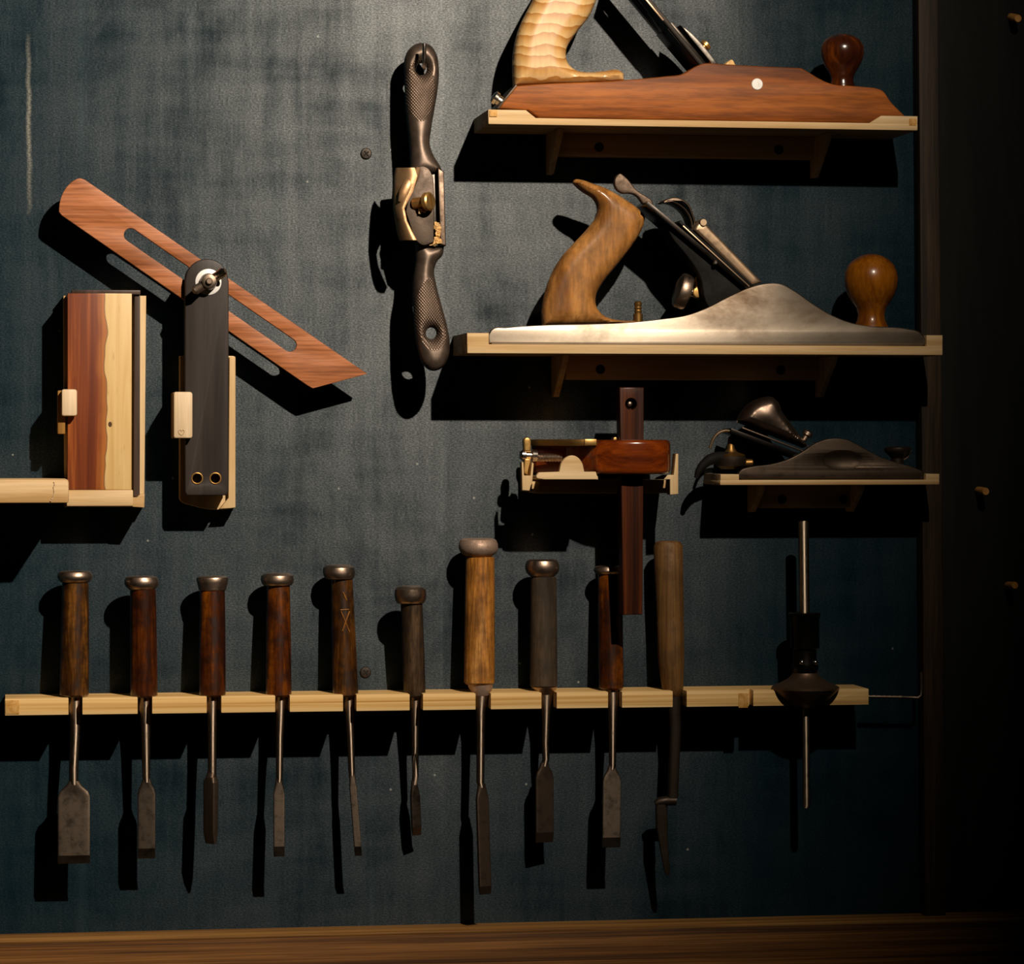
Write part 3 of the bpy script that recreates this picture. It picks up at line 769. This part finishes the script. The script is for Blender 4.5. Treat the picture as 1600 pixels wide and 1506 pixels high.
for k in range(44):
    v = 350 + rnd.random() * 30; u = 680 + rnd.random() * 7
    if k < 8: u, v = 671 + rnd.random() * 10, 374 + rnd.random() * 7
    if 8 <= k < 13: u, v = 655 + rnd.random() * 20, 322 + rnd.random() * 8
    p = U(u, v, sd(u, v) + (.002 if k < 8 or k > 12 else .010)); r = .0011 + rnd.random() * .0012
    m_ = box(-r, r, -r * .5, r * .5, -r * .7, r * .7, 0)
    m_.transform(Matrix.Translation(p) @ Matrix.Rotation(rnd.random() * 6, 4, 'X') @ Matrix.Rotation(rnd.random() * 6, 4, 'Y')); bm.from_mesh(m_); bpy.data.meshes.remove(m_)
o = put('wood_shavings', to_mesh(bm), CHIPW, ss, 'pale wood crumbs caught in the mouth'); o['kind'] = 'stuff'
nl = [U(662, 108, 0), U(662, 108, .030), U(663, 104, .050), U(663, 95, .056), U(663, 80, .058), U(663, 68, .0585)]
nail = put('wall_nail', tube(nl, [.0017, .0017, .0018, .0018, .0018, .0014], 12), BRIGHT)
tag(nail, 'bent steel nail through the hole in the spokeshave handle', 'nail')

# ------------------------------------------------------------------ sliding bevel in its holder
b0 = U(324, 795, .0)
bh = thing('bevel_holder', 'narrow pine wall holder behind the black adjustable angle gauge, with a turn block', 'tool holder', b0, 'pine wall holders')
hold = smooth([(281, 556, 1), (368, 556, 1), (368, 793, 1), (350, 796), (330, 796), (300, 790), (284, 784), (281, 780, 1)], 4)
put('back_board', plate(hold, .017, .0168, .0008), PINEZ, bh)
put('side_lip', plate([(358.5, 558), (368, 558), (368, 793), (361, 794), (343, 795), (357, 778)], .024, .0075, .0006), PINEZ, bh)
put('turn_block', pbox(271, 612, 301, 685, .056, .0465, .0022), CLIPW, bh, 'pale pine turn block')
put('block_post', pbox(270, 613, 285.5, 685, .0463, .0172, .0008), BROWNSIDE, bh, 'brown side of the turn block')
hs = smooth([(283.5, 680, 1), (279.5, 676), (279.5, 672.5), (282, 671.5), (283.5, 673.5), (285, 671.5), (287.5, 672.5), (287.5, 676)], 4, True)
put('heart_mark', tube([U(u, v, .0561) for u, v in hs + hs[:1]], .0004, 6), PENCIL, bh, 'small heart stamped in the block')

b0 = U(324, 773, .023)
sb = thing('sliding_bevel', 'adjustable angle gauge with slotted reddish wooden blade and black stock', 'sliding bevel', b0)
sto = smooth([(289, 440, 1), (289, 768, 1), (292, 774, 1), (353, 774, 1), (357, 768, 1), (357.5, 440, 1), (354, 425), (346, 413), (333, 406), (318, 405), (303, 411), (293, 423)], 6)
h1, h2 = (308, 747.5), (336.5, 747.5)
put('stock', plate([sto, circle(*h1, 7.6, 24), circle(*h2, 7.6, 24)], .0455, .0215, .0012, 2), EBONY, sb, 'black ebony stock')
for h in (h1, h2):
    me = plate([circle(*h, 9.6, 28), circle(*h, 7.2, 28)], .0459, .010, .0003, 1)
    put('ferrule', me, BRASSOLD, sb, 'brass ringed hole')
    c = U(h[0], h[1], .036)
    put('hole_shade', lathe(c + Vector((0, .006, 0)), c, [(0, .0039), (1, .0039)], 20), BLACKHOLE, sb)  # near-black disc paints the shade down the hole
bl = smooth([(92, 331, 1), (93, 318), (98, 302), (107, 289), (117, 281), (125, 278.5), (133, 281, 1), (574, 584, 1), (489, 607, 1), (480, 602, 1), (97, 337, 1)], 4)
def cap_slot(a, b, r, n=10):
    ang = math.atan2(b[1] - a[1], b[0] - a[0]); o = []
    for i in range(n + 1):
        t = ang + math.pi / 2 + math.pi * i / n; o.append((a[0] + r * math.cos(t), a[1] + r * math.sin(t)))
    for i in range(n + 1):
        t = ang - math.pi / 2 + math.pi * i / n; o.append((b[0] + r * math.cos(t), b[1] + r * math.sin(t)))
    return o
put('blade', plate([bl, cap_slot((204, 367), (453, 539), 10.5)], .0372, .0055, .0006), BEVW, sb, 'slotted reddish-brown wooden blade')
c = U(325.5, 440.5, .0455)
put('washer', lathe(c + Vector((0, .0005, 0)), c + Vector((0, -.0012, 0)), [(0, 20 * S), (.85, 20 * S), (1, 19 * S)], 36), SILVER, sb, 'pale steel washer')
c0 = c + Vector((0, -.0012, 0)); c1 = c + Vector((0, -.013, 0))
wn = put('wing_nut', lathe(c0, c1, [(0, .0074), (.35, .0072), (.7, .0065), (.95, .006), (1, .0045)], 24), STEEL, sb, 'steel wing nut')
ax = Vector((math.cos(math.radians(33)), 0, math.sin(math.radians(33))))
for s in (-1, 1):
    pts = [c0 + Vector((0, -.005, 0)) + ax * s * .004, c0 + Vector((0, -.009, 0)) + ax * s * .0095, c0 + Vector((0, -.013, 0)) + ax * s * .0138, c0 + Vector((0, -.0155, 0)) + ax * s * .0160]
    put('wing', tube(pts, [.0042, .0040, .0042, .0024], 12, .6), BRIGHT if s > 0 else STEEL, wn)  # brighter right wing, darker left: lit and shaded sides put into the metal
put('pivot_screw', lathe(c1 + Vector((0, .002, 0)), c1 + Vector((0, -.003, 0)), [(0, .0028), (.85, .0028), (1, .0022)], 18), STEEL, sb)

# ------------------------------------------------------------------ two-tone square in its holder, shelf end at the left edge
b0 = U(165, 793, 0)
qh = thing('square_holder', 'pine wall holder with bottom ledge cradling the two-tone wooden square', 'tool holder', b0, 'pine wall holders')
put('back_board', plate([(99, 462), (228.5, 462), (225.5, 792), (101, 792)], .020, .0198, .0008), PINEZ, qh)
put('bottom_ledge', pbox(104, 765.5, 208, 791, .047, .0202, .001), PINE, qh)
put('corner_stop', plate([(207, 777), (214, 777), (219, 772), (226, 772), (225.5, 793), (207, 792)], .0465, .0262, .0006), PINE, qh)
put('turn_block', pbox(96, 608, 120.5, 650, .058, .0485, .002), CLIPW, qh, 'pale pine turn block')
put('block_post', pbox(90, 610, 102, 678, .0483, .0202, .0008), BROWNSIDE, qh, 'brown wedge under the turn block')

b0 = U(160, 765, .04)
tq = thing('try_square', 'two-tone wooden square, half red-brown half yellow with black edge strips', 'square', b0)
x0 = U(163, 600, .046).x - b0.x; kz = U(168, 663, .046).z - b0.z; kx = U(172, 663, .046).x - b0.x
put('stock', plate([(105.5, 458), (206, 458.5), (205.5, 765), (105.5, 765)], .046, .0255, .0006), make_twotone(x0, kz, kx), tq, 'two-tone heartwood and sapwood stock')
put('edge_strip', pbox(112, 452.5, 219.5, 459.5, .0445, .0215, .0006), STRIP, tq, 'dark strip along the top')
put('edge_strip', plate([(210, 462), (219, 458), (218.5, 774), (213, 777), (208.5, 774)], .0415, .0145, .0006), STRIP, tq, 'dark strip down the right side')

b0 = U(50, 788, .05)
ls = thing('tool_shelf', 'pine shelf end entering at the left edge beside the two-tone square', 'shelf', b0, 'pine tool shelves')
xr = U(107.5, 770, .096).x; za = U(0, 749, .096).z; zb2 = U(0, 786.5, .096).z
put('shelf_board', box(xr - .30, xr, zb2, za, .0005, .096, .0022), PINE, ls)
mk = smooth([(84, 753), (85, 758), (83.5, 761), (84.5, 768), (83, 775), (81, 780), (79, 783)], 3, False)
put('pencil_mark', tube([U(u, v, .09605) for u, v in mk], [.0004 + .0003 * (i % 3 == 0) for i in range(len(mk))], 6), PENCIL, ls, 'faint brown scribble on the board face')

# ------------------------------------------------------------------ wooden marking gauge and its holder
b0 = U(940, 770, .0)
gh = thing('gauge_holder', 'small pine wall bracket with fork and half-round stop under the marking gauge', 'tool holder', b0, 'pine wall holders')
put('base_board', pbox(838, 750, 1047, 771, .046, .0005, .001), PINE, gh)
fork = [(815, 722), (818, 722), (819, 743), (829, 743), (831, 722), (834, 724), (831, 767), (816, 766)]
put('fork_post', plate(fork, .072, .010, .0006), PINEZ, gh)
stop = smooth([(838, 745), (842, 738, 1), (874, 737, 1), (878, 722), (886, 714), (894, 711.5), (902, 714), (909, 722), (913, 737, 1), (931, 737, 1), (935, 749, 1), (850, 749, 1)], 5)
put('half_round_stop', plate(stop, .0900, .0065, .0006), PINE, gh)
put('fork_arm', box(U(822, 760, .06).x, U(842, 760, .06).x, U(840, 768, .06).z, U(840, 752, .06).z, .03, .064, .0006), PINE, gh)
put('stop_rail', box(U(840, 745, .07).x, U(930, 745, .07).x, U(840, 749.5, .07).z, U(840, 743.5, .07).z, .0005, .0836, .0006), PINE, gh)
put('end_post', plate([(1056, 709), (1060, 709), (1060, 772), (1047, 773), (1047, 749), (1027, 749), (1030, 746), (1040, 742), (1053, 742)], .076, .014, .0006), PINEZ, gh)

b0 = U(987, 720, .068)
mg = thing('marking_gauge', 'red wooden marking gauge with long square beam and brass thumb screw', 'marking gauge', b0)
def pl(u, d, v=715): return (U(u, v, .09).x, d)
fpts = [p for p in smooth([(q[0], q[1] * 1000) for q in ((1052, .036), (1055, .052), (1055, .070), (1046, .084), (1020, .093), (985, .0945), (963, .0915), (945, .0865), (934, .083), (919, .083), (900, .079), (880, .070), (862, .058), (848, .047), (844, .038), (850, .031), (880, .028), (950, .027), (1030, .029))], 5)]
fo = [pl(p[0], p[1] / 1000) for p in fpts]
z1, z0 = U(950, 687, .09).z, U(950, 741, .09).z
right = [q for q in fpts if q[0] >= 926]
bod = [(p[0], p[1] / 1000) for p in fpts if p[0] > 934 and p[1] > 35] + [(930, .080), (922, .071), (912, .058), (898, .048), (875, .0445), (852, .042), (846, .036), (850, .031), (880, .028), (950, .027), (1030, .029)]
put('fence', plan([pl(*q) for q in bod], z1, z0, .004, 4), FENCEW, mg, 'rounded red rosewood fence')
lob = [(p[0], p[1] / 1000) for p in fpts if p[0] < 932 and p[1] > 35] + [(850, .036), (928, .036)]
put('wear_plate', plan([pl(*q) for q in lob], z1 + .0004, U(950, 696.5, .09).z, .0006, 1), BRASSOLD, mg, 'brass wear plate over the fence left half')
put('wear_plate_edge', box(U(912, 690, .08).x, U(931, 690, .08).x, U(950, 696, .08).z, z1 + .0006, .06, .0845, .0006), BRASS, mg)
bw = plate([(968, 605), (1006.5, 605), (1004, 960), (974, 961)], .0775, .018, .0012, 2)
hc = U(986, 631, .0775)
cyl = lathe(hc + Vector((0, -.01, 0)), hc + Vector((0, .012, 0)), [(0, 9.5 * S), (1, 9.5 * S)], 24)
put('beam', cut(bw, cyl), BEAMW, mg, 'dark square beam')
put('marking_pin', lathe(hc + Vector((0, .011, 0)), hc + Vector((0, .004, 0)), [(0, .0022), (.9, .002), (1, .0008)], 14), STEEL, mg)
put('knife_wedge', plate([(959, 683), (968, 683), (968, 692), (958, 690)], .066, .012, .0005), BRASS, mg)
ya = .058
A, B = U(838, 715, ya), U(880, 715, ya)
n = 18; prof = [(i / n, (6.6 if i % 2 else 5.6) * S) for i in range(n)] + [(1, 4.5 * S)]
tsw = put('thumb_screw', lathe(A, B, prof, 20), HOOP, mg, 'threaded thumb screw')
put('screw_hub', lathe(U(812, 711, ya), U(842, 712, ya), [(0, 5 * S), (.12, 8.5 * S), (.3, 8.5 * S), (.35, 6 * S), (.6, 6 * S), (.66, 10 * S), (.9, 9 * S), (1, 6 * S)], 24), BRIGHT, tsw)
for s, (va, vb_) in enumerate(((706, 683), (716, 742))):
    me = plate(smooth([(819.5, va, 1), (829.5, va, 1), (830, (va + vb_) / 2), (828.5, vb_ + (2 if s == 0 else -2)), (824, vb_), (819.5, vb_ + (2 if s == 0 else -2)), (818.5, (va + vb_) / 2)], 4), ya + .004, .009, .0012, 2)
    put('wing', me, BRASS, tsw)

# ------------------------------------------------------------------ rod gauge with flared disc (needed before the rack, which is hollowed for it)
gd = .047
DISCM = metal('aged_bronze_disc', (.15, .095, .06), .45, .85, (.06, .04, .028), .7, 90, .05)
b0 = U(1258, 1090, gd)
rg = thing('rod_gauge', 'slim steel rod with dark collar and flared bronze disc before the rack end', 'marking gauge', b0)
def vprof(rows, u, grow=0.0):
    return loft([sup(U(u + (v - 1090) * .012, v, gd), Vector((1, 0, 0)), Vector((0, -1, 0)), max(.3, r + grow) * S, max(.3, r + grow) * S, 2, 40) for v, r in rows])
put('rod', vprof([(814, 7.5), (815, 8.6), (957, 8.6), (1016, 8.6), (1100, 6.2), (1258, 6.0), (1262, 4.5)], 1258.5), TURNEDB, rg, 'polished steel rod')
put('collar', vprof([(957, 24), (958, 25.5), (963, 25.5), (966, 23.5), (1012, 23), (1014, 19)], 1258.5), SOOT, rg, 'blackened collar')
put('polished_neck', vprof([(1013, 18), (1030, 18.5), (1036, 20), (1044, 21), (1050, 19), (1053, 19)], 1258.5), SOOT, rg)
bowl = [(1051, 20), (1055, 22), (1061, 29), (1067, 41), (1071, 50), (1073, 53.5), (1076, 53.5), (1080, 50), (1087, 43), (1095, 34), (1103, 25), (1106, 10)]
put('flared_disc', vprof(bowl, 1258.5), DISCM, rg, 'flared bronze disc with rounded underside')
for uu in (1253, 1274):
    c = U(uu, 1035, gd + .0115 * (1 if uu < 1260 else .75))
    put('set_screw', ellipsoid(c, .0022, .002, .0022, 14, 8), BRIGHT, rg)

# ------------------------------------------------------------------ chisel rack
dk = .052
A = U(8, 1117, dk)
b0 = Vector((A.x, -dk / 2, A.z))
rk = thing('chisel_rack', 'long notched rail of laminated pine holding the row of chisels', 'tool rack', b0)
zt, zb = U(8, 1092, dk).z, U(8, 1118, dk).z
gaps = [(107, 129, .016), (215, 238, .016), (323, 346, .016), (430, 453, .016), (536, 557, .016), (640, 661, .014), (743, 767, .016), (846, 870, .014), (950, 972, .016), (1051, 1073, .014), (1170, 1177, .038)]
rx = lambda u: U(u, 1105, dk).x
loop = [(rx(8), .0006), (rx(8), dk)]
for g0, g1, dp in gaps:
    x0_, x1_ = rx(g0), rx(g1); r = (x1_ - x0_) / 2
    loop.append((x0_, dk))
    for i in range(7):
        t = math.pi * i / 6
        loop.append(((x0_ + x1_) / 2 - r * math.cos(t), dp + r - r * math.sin(t)))
    loop.append((x1_, dk))
loop += [(rx(1357), dk), (rx(1357), .0006)]
rail_m = plan([loop], zt, zb, .0005, 1)
cutter = vprof([(1040, 40)] + [(v, r) for v, r in bowl[4:]] + [(1130, 10)], 1258.5, 2.0)
rail_m = cut(rail_m, cutter)
rackrail = put('notched_rail', rail_m, PLY, rk)
put('end_patch', pbox(8.5, 1094, 30, 1116, dk + .0006, dk - .004, .0004), PINEEND, rk, 'darker end-grain corner')
put('end_patch', pbox(1154, 1083, 1169, 1106, dk + .0006, dk - .004, .0004), PINEEND, rk)
hd = .034
H = [U(1352, 1088, hd), U(1380, 1088, hd), U(1410, 1089, hd), U(1434, 1090, hd), U(1439, 1086, hd), U(1440, 1075, hd), U(1440, 1050, hd)]
n = 14
pts = [H[0].lerp(H[2], i / n) for i in range(n)] + H[2:]
put('screw_hook', tube(pts, [.0019 if i % 2 else .0014 for i in range(n)] + [.0015] * 5, 10), STEEL, rk, 'square steel hook screwed into the rail end')

# ------------------------------------------------------------------ chisels
def ring_profile(kind, v0, v1, r):
    h = v1 - v0
    if kind == 'round': P = [(0, .55), (.06, .8), (.2, .95), (.5, 1.0), (.8, .95), (.95, .85), (1, .72)]
    elif kind == 'bell': P = [(0, .8), (.08, .96), (.2, 1.0), (.45, .96), (.7, .9), (.92, .86), (1, .75)]
    else: P = [(0, .72), (.08, .9), (.3, .99), (.55, 1.0), (.75, .93), (.9, .8), (1, .66)]
    return [(v0 + h * t, r * k) for t, k in P]

def chisel(label, cap, hand, shank, blade, dt, db, hm, cm=HOOP, bm_=STEEL, ferrule=None, group='bench chisels in the rack'):
    cu, c0, c1, cr, kind = cap
    vT, vB = c0, blade[-1][0]
    t = thing('chisel', label, 'chisel', U(hand[-1][1], hand[-1][0], dt + (db - dt) * (hand[-1][0] - vT) / (vB - vT)), group)
    args = (dt, vT, db, vB)
    put('hoop', sections([(v, cu + (hand[0][1] - cu) * (v - c0) / (c1 - c0) * .3, r, r, 2, 0) for v, r in ring_profile(kind, c0, c1, cr)], *args, n=32), cm, t, 'metal striking hoop')
    hs = []
    for v, u, r in hand: hs.append((v, u, r, r, 2, 0))
    hs = [(hs[0][0] - 2, hs[0][1], hs[0][2] * .8, hs[0][3] * .8, 2, 0)] + hs + [(hs[-1][0] + 3, hs[-1][1], hs[-1][2] * .86, hs[-1][3] * .86, 2, 0)]
    hd_ = put('handle', sections(hs, *args, n=32), hm, t)
    if ferrule: put('ferrule', sections([(v, u, r, r, 2, 0) for v, u, r in ferrule], *args, n=28), cm, t)
    b0_ = blade[0]; shank = shank + [(b0_[0] + 6, b0_[1], min(shank[-1][2], b0_[2]) * .9)]
    put('shank', sections([(v, u, r, r, 2, 0) for v, u, r in shank], *args, n=20), TURNED, t)
    put('blade', sections(blade, *args, n=28), bm_, t, sharp=18)
    return t, hd_, args

def blade(u, v0, v1, vt, hw, th=4.2, neck=6.5, tw=0, ub=None, bev=True):
    ub = u if ub is None else ub
    f = lambda v: u + (ub - u) * (v - v0) / (vt - v0)
    L = [(v0 - 16, f(v0 - 16), neck, neck * .8, 2.2, tw), (v0 - 8, f(v0 - 8), neck * .7 + hw * .3, neck * .75, 2.6, tw), (v0, f(v0), hw * .88, th * 1.1, 4, tw), (v0 + 8, f(v0 + 8), hw, th, 9, tw), (v1, f(v1), hw, th, 9, tw)]
    if bev: L.append((vt, f(vt), hw, th * .2, 9, tw, -th * 1.25 * S))
    else: L.append((vt, f(vt), hw * .98, th * .9, 9, tw))
    return L

def hand(u0, v0, r0, u1, v1, r1, belly=1.02):
    L = []
    for i in range(7):
        t = i / 6
        L.append((v0 + (v1 - v0) * t, u0 + (u1 - u0) * t, (r0 + (r1 - r0) * t) * (1 + (belly - 1) * math.sin(math.pi * t))))
    return L

chisel('wide-bladed chisel at the far left end of the rack', (117, 892, 911, 27, 'flat'), hand(118, 911, 20.5, 116, 1085, 22.5), [(1084, 117, 13), (1092, 117.5, 11), (1112, 117.5, 9), (1142, 117.5, 8.2), (1200, 115, 7.2), (1224, 115, 7)],
       blade(115.5, 1236, 1336, 1349, 24.5, 3.4, 8), .030, .042, H_BROWN)
chisel('chisel with medium blade and dark red handle, second from the left end', (221, 900, 922, 26.5, 'flat'), hand(223.5, 921, 20, 225, 1086, 21), [(1085, 226, 12.5), (1092, 226.5, 10.5), (1115, 227, 8.5), (1145, 227.5, 7.5), (1212, 228.5, 6)],
       blade(229, 1232, 1325, 1341, 13.5, 3.6, 6), .036, .036, H_RED)
chisel('chisel with flared faceted hoop and twisted dark blade', (332, 900, 923, 25, 'bell'), hand(332, 923, 19.5, 332, 1085, 20.5), [(1084, 331, 11.5), (1092, 331.5, 9.5), (1118, 331.5, 8), (1150, 331.5, 7), (1210, 331.5, 6.5)],
       [(1204, 331, 6.5, 6, 2.2, 20), (1214, 330, 8, 7, 3, 38), (1222, 329.5, 12.5, 6, 7, 52), (1300, 329, 12, 5.5, 8, 52), (1318, 329.5, 11, 2, 8, 52)], .030, .047, H_RED, bm_=STEELD)
chisel('narrow straight chisel with orange-red varnished handle', (433, 895, 915, 26, 'round'), hand(435, 914, 18, 435.5, 1085, 20), [(1084, 438, 11), (1092, 438.5, 9), (1120, 438, 7.5), (1150, 437, 6.2), (1215, 436.5, 5.2)],
       blade(436, 1232, 1322, 1338, 8.6, 3.2, 5.2), .026, .045, H_RED)
t5, h5, a5 = chisel('leaning chisel with very thin blade and marks carved in its handle', (529, 882, 905, 25.5, 'round'), hand(534, 904, 17, 540, 1085, 20), [(1084, 544, 11), (1092, 545, 8.5), (1120, 546, 7), (1150, 547.5, 6), (1205, 549.5, 5.2)],
       blade(551, 1222, 1322, 1337, 5.6, 3.6, 5, ub=560), .025, .043, H_BROWN)
def on5(u, v):
    d = a5[0] + (a5[2] - a5[0]) * (v - a5[1]) / (a5[3] - a5[1]); uc = 534 + 6 * (v - 904) / 181; r = 18.6
    return U(u, v, d + (math.sqrt(max(0, r * r - (u - uc) ** 2)) + .2) * S)
for seg in (((532, 953), (545, 952)), ((533, 955), (547, 989)), ((546, 955), (535, 986)), ((536, 925), (542, 938))):
    (ua, va), (ub, vb_) = seg
    put('carved_mark', tube([on5(ua + (ub - ua) * i / 4, va + (vb_ - va) * i / 4) for i in range(5)], .00045, 6), H_AMBER, h5, 'pale carved cross mark')
chisel('short chisel with dark grey-brown handle, lowest of the row', (641, 915, 943, 25, 'round'), hand(643, 942, 17, 648, 1086, 17), [(1085, 648, 11), (1090, 649, 9), (1120, 648.5, 7.5), (1150, 648.5, 6), (1212, 649, 5)],
       blade(648, 1236, 1292, 1305, 8, 3.4, 5, ub=651, tw=-25), .041, .022, H_DARK)
chisel('tall amber-handled chisel with mushroomed hoop and dark blade', (747, 841, 869, 31, 'flat'), hand(750, 871, 22.5, 749, 1066, 24), [(1084, 752, 13), (1096, 751.5, 10), (1112, 751, 7.5), (1150, 751, 6.6), (1222, 750.5, 6.2)],
       blade(753, 1240, 1384, 1397, 10.5, 3.5, 6.2, ub=758, tw=-22), .030, .045, H_AMBER, HOOPDULL, STEELD, [(1068, 750, 20), (1074, 751, 19), (1086, 752, 13)])
chisel('chisel with smooth dark grey handle and broad dark blade', (847, 874, 901, 27, 'flat'), hand(849, 902, 20.5, 849.5, 1071, 21.5), [(1084, 853, 13), (1095, 853, 10.5), (1120, 853, 7.5), (1160, 852, 6), (1186, 853, 5.6)],
       blade(850.5, 1207, 1300, 1316, 15, 3.4, 6, tw=-14), .034, .028, H_GREY, HOOP, STEELD, [(1073, 850, 20.5), (1077, 851, 18), (1086, 853, 12)])
chisel('chisel half hidden in the shadow of the marking gauge beam', (951, 884, 898, 24, 'flat'), hand(953, 898, 19, 955, 1074, 19.5), [(1073, 956, 13), (1088, 957, 11), (1115, 957, 8), (1150, 957, 6.5), (1196, 957, 5.5)],
       blade(956, 1212, 1308, 1324, 14.5, 3.4, 5.5, ub=955), .026, .047, H_RED)

# long tan handled crank-neck tool at the right of the row
dt, db = .031, .040
t = thing('crank_neck_chisel', 'tall plain tan-handled tool with cranked dark neck, right of the chisels', 'chisel', U(1049, 1085, .034))
args = (dt, 846, db, 1365)
put('handle', sections([(845, 1044, 15, 15, 2, 0), (847, 1044, 20, 20, 2, 0), (853, 1044, 23.3, 23.3, 2, 0), (900, 1045, 23, 23, 2, 0), (962, 1047, 22, 22, 2, 0), (966, 1047, 21.4, 21.4, 2, 0), (970, 1047, 21.8, 21.8, 2, 0), (1030, 1048.5, 21, 21, 2, 0), (1075, 1051, 17, 17, 2, 0), (1088, 1053, 10.8, 10.8, 2, 0), (1090, 1053, 8, 8, 2, 0)], *args, n=32), H_TAN, t)
put('shank', sections([(1085, 1053, 10.5, 10.5, 2.5, 0), (1110, 1053.5, 10, 10, 2.5, 0), (1140, 1055, 9, 8, 3, 0), (1246, 1051, 8.5, 7, 3, 0)], *args, n=20), DARKST, t)
dn = dt + (db - dt) * (1250 - 846) / 519
put('crank', tube([U(1056, 1251, dn), U(1040, 1251, dn), U(1030, 1253, dn), U(1024, 1256, dn)], [.0042, .0042, .0042, .003], 12), DARKST, t)
put('blade', sections([(1254, 1032, 7, 6, 3, 0), (1262, 1033, 9, 6, 5, 0), (1290, 1034, 9.5, 4, 6, 0), (1302, 1035, 8, 3.5, 6, 0), (1330, 1038, 6, 3, 6, 0), (1358, 1042, 5, 2.5, 6, 0), (1367, 1043, 3, 1, 4, 0)], *args, n=20), DARKST, t)

# ------------------------------------------------------------------ dowel pegs on the dark panel
for (ub, vb_, ue, ve, r, lab) in ((1580, 26, 1591, 29, 6.3, 'pale wooden peg near the top right corner of the black panel'),
                                  (1529, 766, 1540.5, 768, 6.3, 'pale wooden peg on the black panel level with the block plane'),
                                  (1575, 914.5, 1586, 914.5, 6.0, 'pale wooden peg on the black panel, lowest of the three')):
    A = U(ub, vb_, 0); B = U(ue, ve, .022)
    o = put('dowel_peg', lathe(A + Vector((0, .002, 0)), B, [(0, r * S), (.94, r * S), (1, r * S * .85)], 24), DOWEL)
    tag(o, lab, 'peg', 'dowel pegs in the black panel')
